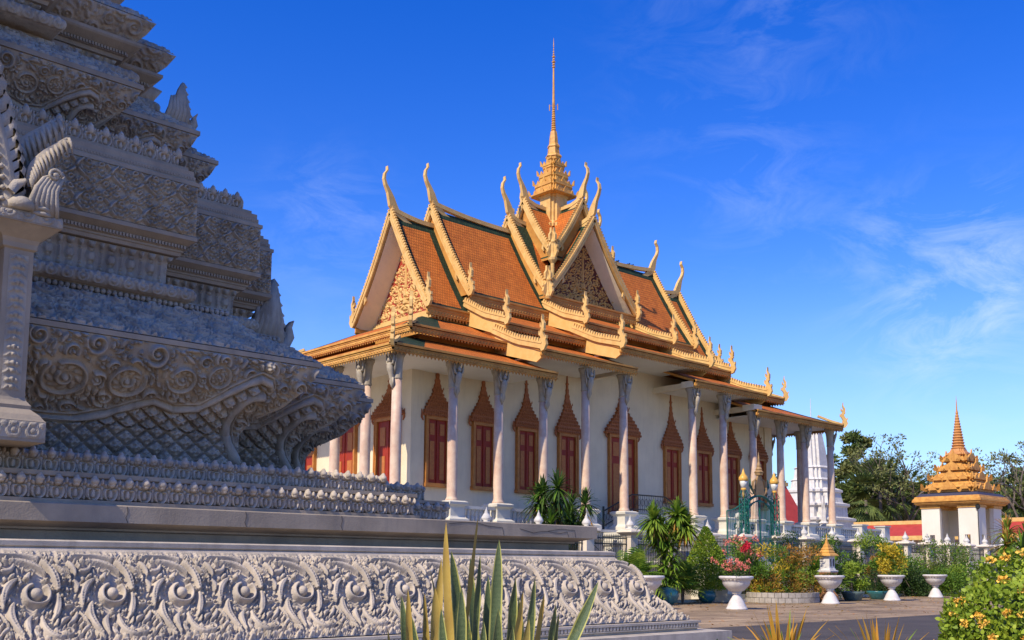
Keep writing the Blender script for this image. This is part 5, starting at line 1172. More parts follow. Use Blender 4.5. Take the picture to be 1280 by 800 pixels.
def blade(mb, base, tip, w, bend, n=6, m=0, var=.5, fold=.25, side=None):
    """one arching strap leaf"""
    a, c = np.array(base, float), np.array(tip, float); t = np.linspace(0, 1, n)[:,None]; mid = (a+c)/2+np.array([0,0,bend]); P = (1-t)**2*a+2*t*(1-t)*mid+t*t*c
    d = c-a; h = np.array([d[1],-d[0],0]) if side is None else np.array(side, float); h /= np.linalg.norm(h)+1e-9
    ww = w*np.array([.55,.9,1,.85,.55,.04])[:n] if n == 6 else w*np.interp(np.linspace(0,1,n),[0,.3,.7,1],[.6,1,.8,.03])
    V = np.concatenate([P-h*ww[:,None]+[0,0,fold*w], P, P+h*ww[:,None]+[0,0,fold*w]]); F = []
    for i in range(n-1): F += [(i,i+1,n+i+1,n+i),(n+i,n+i+1,2*n+i+1,2*n+i)]
    mb.raw(V, F, m, np.full(3*n, var))
def rosette(mb, c, n, L_, w, m=(0,), el=(0,80), droop=.3, wob=.15):
    for i in range(n):
        a = rng.uniform(0, 6.28); e = R(rng.uniform(*el)); l = L_*rng.uniform(.75,1.1); d = np.array([math.cos(a)*math.cos(e), math.sin(a)*math.cos(e), math.sin(e)])
        tip = np.array(c)+d*l-[0,0,droop*l*math.cos(e)]; blade(mb, np.array(c)+d*.03, tip, w, droop*l*.45, m=m[rng.integers(len(m))], var=float(np.clip(rng.normal(.5,.22),0,1)))
pots = {}
def pot(mb, kind, s=1.0):
    if kind == 'round': mb.lathe([(.22*s,0),(.36*s,.12*s),(.44*s,.32*s),(.42*s,.50*s),(.34*s,.58*s),(.38*s,.63*s),(.36*s,.66*s),(.30*s,.62*s)], (0,0,0), 20)
    elif kind == 'bowl': mb.lathe([(.34*s,0),(.42*s,.05*s),(.52*s,.30*s),(.60*s,.42*s),(.58*s,.46*s),(.50*s,.42*s)], (0,0,0), 20)
def potted(name, label, cat, x, y, kind, s, pm, group=None):
    t = thing(name, label, cat, (x, y, 0), group); m = MB(); pot(m, kind, s); m.V = [v+[x,y,0] for v in m.V]; m.build('pot', pm, t, smooth=True)
    m = MB(); z = (.60 if kind == 'round' else .40)*s; m.lathe([(.33*s*(1.5 if kind == 'bowl' else 1),z-.02),(.01,z)], (x,y,0), 14); m.build('soil', soil, t)
    return t
# tall dracaena in a turquoise jar
t = potted('dracaena', 'tall rosette-headed dracaena in a turquoise jar beside the base of the stupa', 'potted plant', -8.2, -15.2, 'round', 1.15, teal)
m = MB(); B_ = (-8.2,-15.2,.7)
for (dx, dy, h) in ((-.55,.25,3.75),(.35,-.35,3.95),(.15,.45,3.2),(.62,-.55,3.5)):
    m.tube([B_, (B_[0]+dx*.4,B_[1]+dy*.4,1.8), (B_[0]+dx,B_[1]+dy,h)], [.07,.055,.04], 6)
m.build('stem', bark, t)
m = MB()
for (dx, dy, h) in ((-.55,.25,3.75),(.35,-.35,3.95),(.15,.45,3.2),(.62,-.55,3.5)):
    rosette(m, (B_[0]+dx,B_[1]+dy,h-.1), 150, .88, .06, (0,1,1), (-30,88), .45); rosette(m, (B_[0]+dx,B_[1]+dy,h-.2), 60, .9, .06, (2,1,1), (-80,-25), .3)
for k in range(16): h = .9+k*.15; rosette(m, (B_[0]+rng.uniform(-.3,.3),B_[1]+rng.uniform(-.3,.3),h), 26, .7, .05, (0,0,1), (-30,60), .35)
m.build('foliage', [lf_mid, lf_lime, lf_rust], t, var=True)
# two dracaenas that stand behind the stupa's slab
for (x, y, lab, hs_) in ((-11.2,-10.9,'broad dracaena skirted with dry leaves, left of the pair above the stone slab',(5.0,4.3,3.6,2.9)),(-8.6,-10.2,'lower pale-tipped dracaena, right of the pair above the stone slab',(4.35,3.7,3.1))):
    t = thing('dracaena', lab, 'plant', (x, y, 0), 'dracaenas between the slab and the hall')
    m = MB(); 
    tips = [(x+rng.uniform(-.55,.55), y+rng.uniform(-.5,.5), h+rng.uniform(-.2,.2)) for h in hs_ for _ in range(2)]
    for q in tips: m.tube([(x,y,0),((x+q[0])/2,(y+q[1])/2,q[2]*.5),q], [.08,.06,.04], 6)
    m.build('stem', bark, t); m = MB()
    for q in tips: rosette(m, q, 85, 1.0, .05, (0,0,1), (-40,88), .45); rosette(m, (q[0],q[1],q[2]-.4), 30, .8, .05, (2,0), (-80,-20), .3)
    m.build('foliage', [lf_dark, lf_mid, lf_rust], t, var=True)
# clipped cone
t = potted('clipped_cone_bush', 'bright green bush clipped to a tall cone in a dark teal pot', 'potted plant', -4.55, -14.6, 'round', .95, teal)
m = MB(); m.tube([(-4.55,-14.6,.5),(-4.55,-14.6,2.6)], [.08,.03], 6); m.build('trunk', bark, t)
m = MB()
for k in range(90):
    z = .62+2.85*k/89; r = 1.12*(1-max(0,(z-1.15)/2.35)**1.3)*min(1,.72+.28*(z-.6)/.5)+.05; leaves(m, (-4.55,-14.6,z), int(40+170*r), r, .085, (1,1,.05), int(rng.random()<.4), .86, .55)
m.build('foliage', [lf_bush, lf_mid], t, var=True)
# flowering shrub (bougainvillea) behind the first urn
t = thing('flowering_shrub', 'loose shrub with deep pink and red blossoms between the cone bush and the gate', 'shrub', (-2.3,-14.9,0))
m = MB()
for k in range(9): a = k*.7; m.tube([(-2.3,-14.9,0),(-2.3+.4*math.cos(a),-14.9+.4*math.sin(a),1.2),(-2.3+1.0*math.cos(a),-14.9+.8*math.sin(a),2.6)], [.04,.03,.01], 5)
m.build('stem', bark, t); m = MB(); f = MB()
for k in range(16):
    c = (-2.3+rng.uniform(-1.1,1.1), -14.9+rng.uniform(-.9,.9), rng.uniform(.5,2.75)); leaves(m, c, 170, .42, .11, m=0, shell=.1)
for k in range(14):
    c = (-2.5+rng.uniform(-1.2,1.2), -15.2+rng.uniform(-.7,.7), rng.uniform(2.2,3.0)); leaves(f, c, 40, .16, .07, m=0, shell=.1, asp=.9)
for c in ((-3.15,-15.9,2.6),(-3.0,-15.8,2.68),(-3.25,-15.8,2.5)): leaves(f, c, 130, .17, .07, m=1, shell=.1, asp=.9)
m.build('foliage', lf_mid, t, var=True); f.build('blossom', [fl_pink, fl_red], t, var=True)
# urns
def urn_prof(): return [(.40,0),(.41,.05),(.38,.07),(.34,.16),(.26,.34),(.16,.50),(.12,.56),(.15,.60),(.20,.64),(.17,.67),(.30,.74),(.46,.90),(.52,1.02),(.53,1.12),(.60,1.16),(.66,1.21),(.66,1.27),(.60,1.29),(.56,1.24)]
def make_urn(x, y, label, s=1.0, grp='white garden urns along the paved court'):
    t = thing('garden_urn', label, 'urn', (x, y, 0), grp)
    m = MB(); a = urn_prof(); m.lathe([(r*s,z*s) for r, z in a[:8]], (x,y,0), 24, ribs=12, ribd=.03); m.build('foot', urnm, t, smooth=True)
    m = MB(); m.lathe([(r*s,z*s) for r, z in a[7:15]], (x,y,0), 48, ribs=24, ribd=.025); m.lathe([(r*s,z*s) for r, z in a[13:]], (x,y,0), 32); m.build('bowl', urnm, t, smooth=True)
    m = MB(); m.lathe([(.57*s,1.22*s),(.01,1.25*s)], (x,y,0), 16); m.build('soil', soil, t)
    return t
t = make_urn(-10.16,-20.19, 'white stone urn planted with pink and coral flowers, nearest to the stupa base')
m = MB(); f = MB()
for k in range(12): c = (-10.16+rng.uniform(-.42,.42), -20.19+rng.uniform(-.42,.42), 1.35+rng.uniform(0,.28)); leaves(m, c, 80, .2, .07, shell=.1)
for k in range(34): c = (-10.16+rng.normal()*.30, -20.19+rng.normal()*.30, 1.50+rng.uniform(0,.42)); leaves(f, c, 26, .085, .05, shell=.1, asp=.95)
m.build('foliage', lf_dark, t, var=True); f.build('blossom', fl_pink, t, var=True)
t = make_urn(-1.21,-18.97, 'empty-looking white stone urn in front of the small shrine')
m = MB(); leaves(m, (-1.21,-18.97,1.28), 120, .35, .08, (1,1,.25)); m.build('foliage', lf_dark, t, var=True)
t = make_urn(5.82,-18.3, 'white stone urn holding a yellow-leaved croton bush')
m = MB()
for k in range(22): c = (5.82+rng.normal()*.33, -18.3+rng.normal()*.33, 1.50+rng.uniform(0,1.15)); leaves(m, c, 60, .25, .17, m=int(rng.random()<.72), shell=.1, asp=.45)
m.build('foliage', [lf_mid, lf_yel], t, var=True)
t = make_urn(13.6,-16.9, 'white stone urn half hidden behind the yellow-flowered bush')
t = make_urn(-13.1,-18.2, 'white stone urn mostly hidden behind the corner of the carved band')
# other potted plants and shrubs of the garden strip
def palm_clump(name, label, x, y, h, L_, n, mats_, cat='plant', grp=None, kind=None, s=1, pm=None, w=.028, nst=5):
    t = potted(name, label, cat, x, y, kind, s, pm, grp) if kind else thing(name, label, cat, (x,y,0), grp)
    m = MB(); st = MB(); z0 = .5*s if kind else 0
    for k in range(nst):
        dx, dy = rng.uniform(-.3,.3), rng.uniform(-.3,.3); st.tube([(x+dx*.3,y+dy*.3,z0),(x+dx,y+dy,h*rng.uniform(.35,.6))], [.035,.02], 5)
        for q in range(n):
            a = rng.uniform(0,6.28); e = R(rng.uniform(10,78)); l = L_*rng.uniform(.7,1.1); b = np.array([x+dx,y+dy,h*rng.uniform(.3,.6)]); T_ = np.linspace(0,1,12)
            sp = np.stack([b[0]+math.cos(a)*math.cos(e)*l*T_, b[1]+math.sin(a)*math.cos(e)*l*T_, b[2]+math.sin(e)*l*T_-.55*l*T_**2*math.cos(e)], 1); v = float(np.clip(rng.normal(.5,.2),0,1)); mi = int(rng.integers(len(mats_)))
            for i in range(2, 12):
                d = sp[i]-sp[i-1]; d /= np.linalg.norm(d); sd = np.cross(d,[0,0,1.]); sd /= np.linalg.norm(sd)+1e-9; ll = L_*.34*math.sin(i/12*2.9+.2)
                for sg in (-1,1): blade(m, sp[i], sp[i]+d*ll*.55+sd*sg*ll*.85-[0,0,ll*.25], w, .02, n=4, m=mi, var=v, side=d)
    st.build('stem', bark, t); m.build('foliage', mats_, t, var=True)
    return t
palm_clump('areca_palm','feathery yellow-green palm spilling left of the turquoise jar', -10.0,-15.0, 2.3,1.5,20,[lf_lime,lf_mid],grp='small palms in the garden strip')
palm_clump('areca_palm','feathery palm arching between the turquoise jar and the cone bush', -6.5,-14.7, 1.8,1.1,18,[lf_lime,lf_mid],grp='small palms in the garden strip')
def shrub(name, label, x, y, z0, z1, r, n, mt, size=.11, clumps=12, cat='shrub', grp=None, asp=.5, kind=None, s=1, pm=None, t=None):
    t = potted(name, label, cat, x, y, kind, s, pm, grp) if kind else thing(name, label, cat, (x,y,0), grp)
    st = MB(); m = MB(); cs = []
    for k in range(clumps):
        q = rng.random(); zz = z0*.6+(z1*1.16-z0*.6)*q; rr = 1.15*r*(.45+.65*math.sin(q*2.6+.35)); a = rng.uniform(0,6.28); d = rr*rng.random()**.6; cs.append((x+d*math.cos(a)*.8, y+d*math.sin(a)*.8, zz))
    for c in cs[:7]: st.tube([(x,y,.1 if not kind else .4*s),((x+c[0])/2,(y+c[1])/2,c[2]*.5),c], [.035,.025,.01], 5)
    st.build('stem', bark, t)
    for k, c in enumerate(cs): leaves(m, c, int(1.35*n)//clumps, r*.48, size, (1,1,.85), int(rng.integers(len(mt))), .15, asp)
    m.build('foliage', mt, t, var=True); return t
shrub('dark_conifer_bush','dark rounded conical bush directly in front of the gate', 1.0,-15.6, .4,2.7,1.0,3600,[lf_dark],.09,22)
shrub('rust_leaved_shrub','rust and yellow leaved shrub in the round brick bed', -1.6,-15.9, .6,2.1,1.0,2600,[lf_rust,lf_yel,lf_mid],.16,16,asp=.3)
shrub('golden_fern_bush','golden fern-like bush on the right side of the round brick bed', .2,-16.4, .5,2.0,1.1,2800,[lf_rust,lf_lime],.16,16,asp=.25)
shrub('olive_shrub','olive green shrub behind the rust leaved one', -.9,-14.6, .4,2.4,.95,2200,[lf_mid,lf_olive],.13,14)
palm_clump('areca_palm','fresh green fan palm in a teal pot beside the round brick bed', 2.55,-16.6, 2.2,1.4,22,[lf_lime,lf_mid],kind='round',s=1.0,pm=teal,cat='potted plant')
shrub('variegated_shrub','grey-green speckled shrub left of the small shrine', 3.4,-15.6, .5,2.4,.9,2200,[lf_dark,lf_olive],.10,14)
shrub('columnar_shrub','dark upright shrub growing behind the grey bowl', 6.9,-14.4, .5,3.0,.8,2600,[lf_dark,lf_mid],.11,16)
shrub('bowl_plant','light green bushy plant in a wide grey bowl', 4.3,-17.0, .5,1.5,.6,1100,[lf_lime,lf_mid],.13,9,kind='bowl',s=1.0,pm=greyp,cat='potted plant')
shrub('small_bush','mid green shrub between the grey bowl and the croton urn', 8.9,-14.6, .3,1.9,.9,1800,[lf_mid,lf_dark],.12,12)
shrub('round_headed_bush','lime green rounded bush behind the croton urn', 11.1,-14.6, 1.6,3.1,.95,2400,[lf_mid,lf_lime],.11,14)
shrub('rusty_bush','reddish stemmed bush under the rounded lime one', 9.6,-15.4, .3,1.9,.7,1300,[lf_rust,lf_mid],.12,9)
shrub('pot_shrub','low shrub in a teal pot behind the croton urn', 7.6,-16.6, .5,1.3,.5,700,[lf_dark],.11,7,kind='bowl',s=.95,pm=teal,cat='potted plant')
for (x, y, z1, r, mt, lab, nm) in ((13.9,-13.9,1.9,1.3,[lf_lime,lf_mid],'bright green spreading shrub right of the croton urn','spreading_shrub'),(16.9,-13.6,1.9,1.4,[lf_mid],'green low shrub in front of the sixth fence post right of the gate','spreading_shrub'),
        (15.2,-14.9,1.3,1.2,[lf_dark],'dark arching leaved plant low on the ground right of the croton urn','arching_plant'),(20.3,-14.2,2.6,1.6,[lf_olive,lf_mid],'olive green mounded shrub in front of the pavilion','mounded_shrub'),
        (24.0,-14.0,2.3,1.5,[lf_mid,lf_olive],'green shrub right of the olive mound by the fence','mounded_shrub'),(18.2,-15.8,1.3,1.2,[lf_lime,lf_mid],'low light green shrub beside the half hidden urn','spreading_shrub')):
    shrub(nm, lab, x, y, .25, z1, r, 3000, mt, .13, 18, grp='shrubs along the far fence')
palm_clump('fountain_palm','arching green palm in front of the fence left of the pavilion', 18.6,-14.4, 1.7,1.4,14,[lf_mid,lf_lime],grp='small palms in the garden strip')
# round brick bed
t = thing('round_planter', 'low round bed edged with pale bricks, filled with golden shrubs', 'planter', (-.9,-16.3,0))
m = MB(); nb = 34
for i in range(nb):
    for row in (0, 1):
        a0 = (i+.5*row)/nb*6.283; a1 = a0+6.283/nb*.93; P = []
        for zz in (row*.24+.01, row*.24+.23):
            for (a, r) in ((a0,1.95),(a1,1.95),(a1,1.72),(a0,1.72)): P.append((-.9+r*math.cos(a), -16.3+r*math.sin(a)*.8, zz))
        m.hexa(P)
m.build('brick_rim', mat('pale_brick', (.46,.42,.36), .85, col2=(.30,.27,.23), nscale=3, mix=.7), t)
m = MB(); m.lathe([(1.38,.0),(1.38,.40)], (-.9,-16.3,0), 24); m.build('soil', soil, t)
# small spirit house
t = thing('spirit_house', 'tiny white shrine with a golden tiered roof on an orange base, behind the middle urn', 'shrine', (1.3,-17.4,0)); q = (1.3,-17.4,0)
m = MB(); m.loft(square(.16), [(.18,0),(.18,.3),(.05,.5),(.0,.9),(.06,1.1),(.20,1.42)], c=q); m.build('pedestal', niche, t)
m = MB(); m.loft(square(.25), [(.10,1.42),(.12,1.50),(.03,1.53),(.02,1.60),(0,1.62),(0,2.18),(.03,2.2)], c=q)
m.build('cella', cap_w, t)
for s in (-1,1): m = MB(); m.box(q[0]+s*.13-.035, q[0]+s*.13+.035, q[1]-.27, q[1]-.252, 1.70, 2.05); m.build('window', iron, t)
m = MB(); m.loft(square(.25), [(.15,2.2),(.13,2.26),(.0,2.36),(.02,2.38),(-.06,2.50),(-.04,2.52),(-.12,2.64),(-.12,2.68),(-.18,2.80),(-.22,3.0),(-.245,3.3)], c=q); m.build('roof', gold, t)

# ================================================================ FOREGROUND PLANTS
# snake plant
snake = bpy.data.materials.new('snake_leaf'); snake.use_nodes = True; t_ = snake.node_tree; b_ = t_.nodes['Principled BSDF']; A = t_.nodes.new; K = t_.links.new
b_.inputs['Roughness'].default_value = .42
uvn = A('ShaderNodeUVMap'); uvn.uv_map = 'uv'; sep = A('ShaderNodeSeparateXYZ'); K(uvn.outputs[0], sep.inputs[0])
at_ = A('ShaderNodeAttribute'); at_.attribute_name = 'var'
wv = A('ShaderNodeTexWave'); wv.bands_direction = 'Y'; wv.inputs['Scale'].default_value = 16; wv.inputs['Distortion'].default_value = 14; wv.inputs['Detail'].default_value = 5; wv.inputs['Detail Scale'].default_value = 3; K(uvn.outputs[0], wv.inputs['Vector'])
bandc = A('ShaderNodeMix'); bandc.data_type = 'RGBA'; bandc.inputs[6].default_value = (.015,.042,.012,1); bandc.inputs[7].default_value = (.14,.18,.07,1); K(wv.outputs['Color'], bandc.inputs[0])
ab = A('ShaderNodeMath'); ab.operation = 'ABSOLUTE'; K(sep.outputs[0], ab.inputs[0]); mg = A('ShaderNodeMapRange'); mg.inputs[1].default_value = .72; mg.inputs[2].default_value = .80; K(ab.outputs[0], mg.inputs[0])
edge = A('ShaderNodeMix'); edge.data_type = 'RGBA'; edge.inputs[7].default_value = (.42,.40,.10,1); K(mg.outputs[0], edge.inputs[0]); K(bandc.outputs[2], edge.inputs[6])
yl = A('ShaderNodeMapRange'); yl.inputs[1].default_value = .45; yl.inputs[2].default_value = .75; yl.inputs[4].default_value = .93; K(at_.outputs['Fac'], yl.inputs[0])
ny_ = A('ShaderNodeTexNoise'); ny_.inputs['Scale'].default_value = 14; ny_.inputs['Detail'].default_value = 6; gg = A('ShaderNodeNewGeometry'); K(gg.outputs['Position'], ny_.inputs['Vector'])
yc = A('ShaderNodeMix'); yc.data_type = 'RGBA'; yc.inputs[6].default_value = (.52,.38,.07,1); yc.inputs[7].default_value = (.30,.17,.035,1); K(ny_.outputs[0], yc.inputs[0])
fin = A('ShaderNodeMix'); fin.data_type = 'RGBA'; ymix = A('ShaderNodeMath'); ymix.use_clamp = True; ymix.operation = 'ADD'; tipn = A('ShaderNodeMapRange'); tipn.inputs[1].default_value = .60; tipn.inputs[2].default_value = .74; ny2 = A('ShaderNodeTexNoise'); ny2.inputs['Scale'].default_value = 9; ny2.inputs['Detail'].default_value = 8; ny2.inputs['Roughness'].default_value = .7; K(gg.outputs['Position'], ny2.inputs['Vector']); K(ny2.outputs[0], tipn.inputs[0]); K(yl.outputs[0], ymix.inputs[0]); K(tipn.outputs[0], ymix.inputs[1]); K(ymix.outputs[0], fin.inputs[0]); K(edge.outputs[2], fin.inputs[6]); K(yc.outputs[2], fin.inputs[7]); K(fin.outputs[2], b_.inputs['Base Color'])
bw = A('ShaderNodeBump'); bw.inputs['Strength'].default_value = .25; bw.inputs['Distance'].default_value = .004; K(ny_.outputs[0], bw.inputs['Height']); K(bw.outputs[0], b_.inputs['Normal'])
VW = np.array([math.sin(YAW), -math.cos(YAW), 0]); FWD = np.array([math.cos(YAW), math.sin(YAW), 0])
def from_cam(right, dist, z): return np.array(CAM)*[1,1,0]+FWD*dist+VW*right+[0,0,z]
def sword(mb, base, tip, w, twist, cup, var, curve=(0,0)):
    n = 22; k = 7; a, c = np.array(base, float), np.array(tip, float); ax = (c-a); L_ = np.linalg.norm(ax); ax /= L_
    V = []; UV = []
    for i in range(n):
        t = i/(n-1); ww = w*np.interp(t, [0,.25,.55,.8,.93,.98,1], [.62,.85,1,.88,.48,.16,.01]); p = a+(c-a)*t+VW*(curve[0]*math.sin(t*np.pi)+.006*math.sin(t*5+base[0]*31)*t)+FWD*(curve[1]*math.sin(t*np.pi)+.01*math.sin(t*4+base[1]*17)*t)
        th = twist[0]+(twist[1]-twist[0])*t; s = VW*math.cos(th)+FWD*math.sin(th); s = s-ax*(s@ax); s /= np.linalg.norm(s); nn = np.cross(s, ax)
        wav = .16*ww*math.sin(t*23+var*40+base[0]*9)
        for j in range(k):
            q = (j/(k-1))*2-1; V.append(p+s*ww*q+nn*(cup*ww*(q*q-.4)+wav*abs(q)*q)); UV.append((q, t*L_))
    F = [(i*k+j, i*k+j+1, (i+1)*k+j+1, (i+1)*k+j) for i in range(n-1) for j in range(k-1)]
    b = len(V); V2 = [v+np.cross(s, ax)*0 for v in V]
    mb.raw(V, F, 0, np.full(n*k, var), UV)
sp_t = thing('snake_plant', 'clump of tall striped snake plant leaves, several turned yellow, in the near foreground', 'plant', tuple(from_cam(-.08, 4.05, 0)))
def uvz(u, v, d):                                      # metres right of the axis and height for a place in the clump
    return (u-640)*d/1296.3, 1.6+(709-v)*d/1296.3
SW = [ # tip(u,v), foot u, half width px, depth, yellow, twist, curve
 (561,655,572,10,3.95,.82,(.2,-.3),-.012),(552,700,548,10,4.15,.75,(.5,.1),-.006),(598,648,568,9,4.05,.95,(1.1,.9),.006),(566,690,585,15,4.1,.18,(.3,.5),0),(623,676,622,15,3.9,.05,(-.2,.1),0),
 (600,694,592,10,4.0,.15,(.4,.7),0),(590,698,603,11,4.2,.10,(.5,.3),0),(745,726,662,14,3.85,.20,(-.5,-.2),.016),(671,723,655,11,4.0,.12,(.5,.4),0),(646,722,634,13,4.1,.22,(.2,.5),.004),
 (680,741,664,10,4.05,.95,(.9,.7),0),(655,737,640,10,3.8,.78,(.3,.6),0),(512,736,524,9,3.9,.90,(.6,.3),-.01),(505,745,513,11,4.0,.10,(.2,.3),0),(532,742,540,9,4.15,.80,(.8,.6),0),
 (539,711,552,7,4.2,.88,(1.0,1.1),.02),(545,735,552,15,3.8,.72,(.1,.4),0),(605,775,602,12,3.7,.15,(.2,.2),0),(492,784,497,8,3.8,.92,(.9,1.0),-.01),(693,753,672,10,4.1,.35,(.6,.5),.01),
 (719,782,690,7,3.9,.96,(1.1,1.0),.01),(577,735,580,14,3.75,.12,(.1,.3),0),(624,760,616,15,3.7,.05,(-.1,.3),0),(663,772,650,13,3.75,.60,(.3,.1),0),(700,765,676,9,4.2,.25,(.6,.8),.006),
 (557,760,560,12,3.65,.30,(.3,.1),0),(640,780,636,13,3.6,.15,(0,.3),0),(520,770,530,12,4.1,.12,(.3,.3),0),(648,745,660,9,4.15,.20,(.7,.4),0),(588,765,588,12,4.2,.08,(.2,.2),0),(610,720,612,11,4.25,.12,(.3,.2),0)]
for (u, v, fu, hw, d, yel, tw, cv) in SW:
    r_, z_ = uvz(u, v, d); rf, _ = uvz(fu+ (fu-u)*.2, 860, d); m = MB()
    sword(m, from_cam(rf*.9-.01, d, .90), from_cam(r_, d-.05, z_), hw*d/1296.3*.54, tw, .35, yel, (cv, 0))
    m.build('leaf', snake, sp_t, smooth=True, uv=True, var=True)
m = MB(); c0 = from_cam(-.10, 4.0, 0); m.lathe([(.24,0),(.36,.25),(.42,.6),(.40,.85),(.44,.90),(.42,.96),(.36,.94),(.01,.93)], tuple(c0), 24); m.build('pot', greyp, sp_t, smooth=True)
# flowering bush on the right
bt = thing('flowering_bush', 'big rounded green bush dotted with yellow-orange flowers at the right edge of the foreground', 'bush', tuple(from_cam(4.35, 8.2, 0)))
BC = from_cam(4.36, 8.2, .75); m = MB(); f = MB()
def bush_r(d): return 1.0
N_ = 22000; d = rng.normal(size=(N_,3)); d /= np.linalg.norm(d, axis=1)[:,None]; d[:,2] = np.abs(d[:,2])*np.sign(d[:,2]+.55)
lump = 1+.06*np.sin(d[:,0]*7+1)+.06*np.sin(d[:,1]*9+2)+.05*np.sin(d[:,2]*8+d[:,0]*5)
SH = np.array([.98,.98,1.02])
rr = (.86+.15*rng.random(N_)**.7)*lump; P = BC+d*rr[:,None]*SH
keep = P[:,2] > .03; P = P[keep]; d = d[keep]; n = len(P)
tt = d*.45+rng.normal(size=(n,3))*.55+[0,0,.15]; tt /= np.linalg.norm(tt, axis=1)[:,None]; bb_ = np.cross(tt, d+rng.normal(size=(n,3))*.4); bb_ /= np.linalg.norm(bb_, axis=1)[:,None]; nn = np.cross(tt, bb_)
s = (.028+.022*rng.random(n))[:,None]
V = np.stack([P, P+tt*s*.3+bb_*s*.36-nn*s*.05, P+tt*s*.75+bb_*s*.30-nn*s*.02, P+tt*s*1.08, P+tt*s*.75-bb_*s*.30-nn*s*.02, P+tt*s*.3-bb_*s*.36-nn*s*.05], 1).reshape(-1,3)
m.raw(V, [(6*i,6*i+1,6*i+2,6*i+3,6*i+4,6*i+5) for i in range(n)], 0, np.repeat(np.clip(.5+rng.normal(size=n)*.2,0,1),6)); m.build('foliage', lf_bush, bt, var=True)
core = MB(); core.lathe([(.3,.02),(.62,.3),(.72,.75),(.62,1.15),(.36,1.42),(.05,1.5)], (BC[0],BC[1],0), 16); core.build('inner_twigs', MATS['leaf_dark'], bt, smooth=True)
for k in range(190):
    q = rng.normal(size=3); q /= np.linalg.norm(q); q[2] = abs(q[2])*np.sign(q[2]+.4); 
    if q@(-FWD) < -.15: continue
    c = BC+q*1.055*SH*(1+rng.uniform(-.015,.025))
    if c[2] < .2: continue
    leaves(f, c, int(rng.integers(20,48)), .032, .024, (1,1,.7), 0, .2, .9)
f.build('blossom', fl_org, bt, var=True)
leafm('leaf_gold', (.50,.29,.03), (.36,.20,.03))
# spiky yellow plants low at the bottom
for (u, v, dd, lab) in ((975,842,5.6,'yellow spiky-leaved plant at the bottom edge, left of the pair'),(1095,850,5.9,'yellow spiky-leaved plant at the bottom edge, beside the flowering bush')):
    r_, z_ = uvz(u, v, dd); b = from_cam(r_, dd, z_); t = thing('spiky_bromeliad', lab, 'plant', (b[0],b[1],0), 'spiky yellow plants at the bottom edge')
    m = MB()
    for k in range(44):
        a = rng.uniform(0,6.28); e = R(rng.uniform(28,86)); l = .40*rng.uniform(.6,1.05); q = b+np.array([math.cos(a)*math.cos(e)*l, math.sin(a)*math.cos(e)*l, math.sin(e)*l]); blade(m, b+np.array([math.cos(a),math.sin(a),0])*.03, q, .010, .05, m=int(rng.random()<.8), var=float(rng.uniform(.3,.8)))
    m.build('foliage', [lf_lime, MATS['leaf_gold']], t, var=True); m = MB(); m.tube([(b[0],b[1],0),(b[0]+.02,b[1],b[2]*.5),(b[0],b[1],b[2]+.02)], [.05,.04,.04], 8); m.build('stem', bark, t)
shrub('low_hedge_plant','dark green tuft at the bottom edge beside the end of the stone base', *from_cam(1.02,5.2,0)[:2], .8,1.03,.13,300,[lf_dark],.05,6)
# darker flat strip laid on the ground in front of the court
g = MB(); g.raw([(-24,-60,.004),(300,-60,.004),(300,-27.1,.004),(-24,-27.1,.004)], [(0,1,2,3)]); struct(g.build('dark_ground_strip', mat('dark_strip', (.085,.072,.062), .9, col2=(.052,.046,.042), nscale=.8, mix=.6, bump=.3, bscale=60)))

# ================================================================ FAR GROUND: pavilion, white stupa, gallery, trees
# open pavilion
PV = (53.3, -1.0); mat('shrine_gilt', (.64,.33,.075), .6, col2=(.42,.18,.04), nscale=2.5, mix=.6, spec=.25)
pv = thing('open_pavilion', 'small cream pavilion with a golden tiered roof and a tall pointed spire at the right', 'pavilion', (PV[0], PV[1], 0))
c = (PV[0],PV[1],0); W_ = 2.62
m = MB(); m.loft(square(W_), [(.5,0),(.5,.9),(.25,1.0),(.25,1.9),(.35,2.0)], c=c); m.build('base', plinth, pv)
def pier(ix, iy):
    m = MB(); x0, y0 = PV[0]+ix*W_, PV[1]+iy*W_; T_ = .38; L1 = 1.75; A_ = .72; B_w = 1.22
    a0, a1 = sorted((x0, x0-ix*L1)); b0, b1 = sorted((y0, y0-iy*T_)); m.box(a0, a1, b0, b1, 4.75, 7.5)
    m.box(*sorted((x0, x0-ix*A_)), b0, b1, 2.0, 4.75); m.box(*sorted((x0-ix*B_w, x0-ix*L1)), b0, b1, 2.0, 4.75)
    b0, b1 = sorted((y0-iy*.004, y0-iy*L1)); a0, a1 = sorted((x0-ix*.004, x0-ix*T_)); m.box(a0, a1, b0, b1, 4.754, 7.49)
    m.box(a0, a1, *sorted((y0-iy*.006, y0-iy*A_)), 2.0, 4.754); m.box(a0, a1, *sorted((y0-iy*B_w, y0-iy*L1)), 2.0, 4.754)
    m.build('corner_pier', creamw, pv)
    m = MB(); m.box(*sorted((x0+ix*.08, x0-ix*1.82)), *sorted((y0+iy*.08, y0-iy*1.82)), 7.22, 7.48); m.build('pier_cap', gold, pv)
for ix in (-1,1):
    for iy in (-1,1): pier(ix, iy)
m = MB(); m.loft(square(W_), [(-.2,7.5),(.30,7.52),(.34,7.62),(.46,7.66),(.46,7.76),(.60,7.82),(.60,7.98),(.54,8.02),(.54,8.10),(.44,8.16),(.42,8.30),(-.2,8.5)], c=c); m.build('eave', MATS['shrine_gilt'], pv)
m = MB(); m.loft(square(W_), [(.36,8.3),(.02,8.62),(-.3,8.64)], c=c); m.build('lower_roof', mat('blue_tile', (.05,.05,.08), .6), pv)
z = 8.7
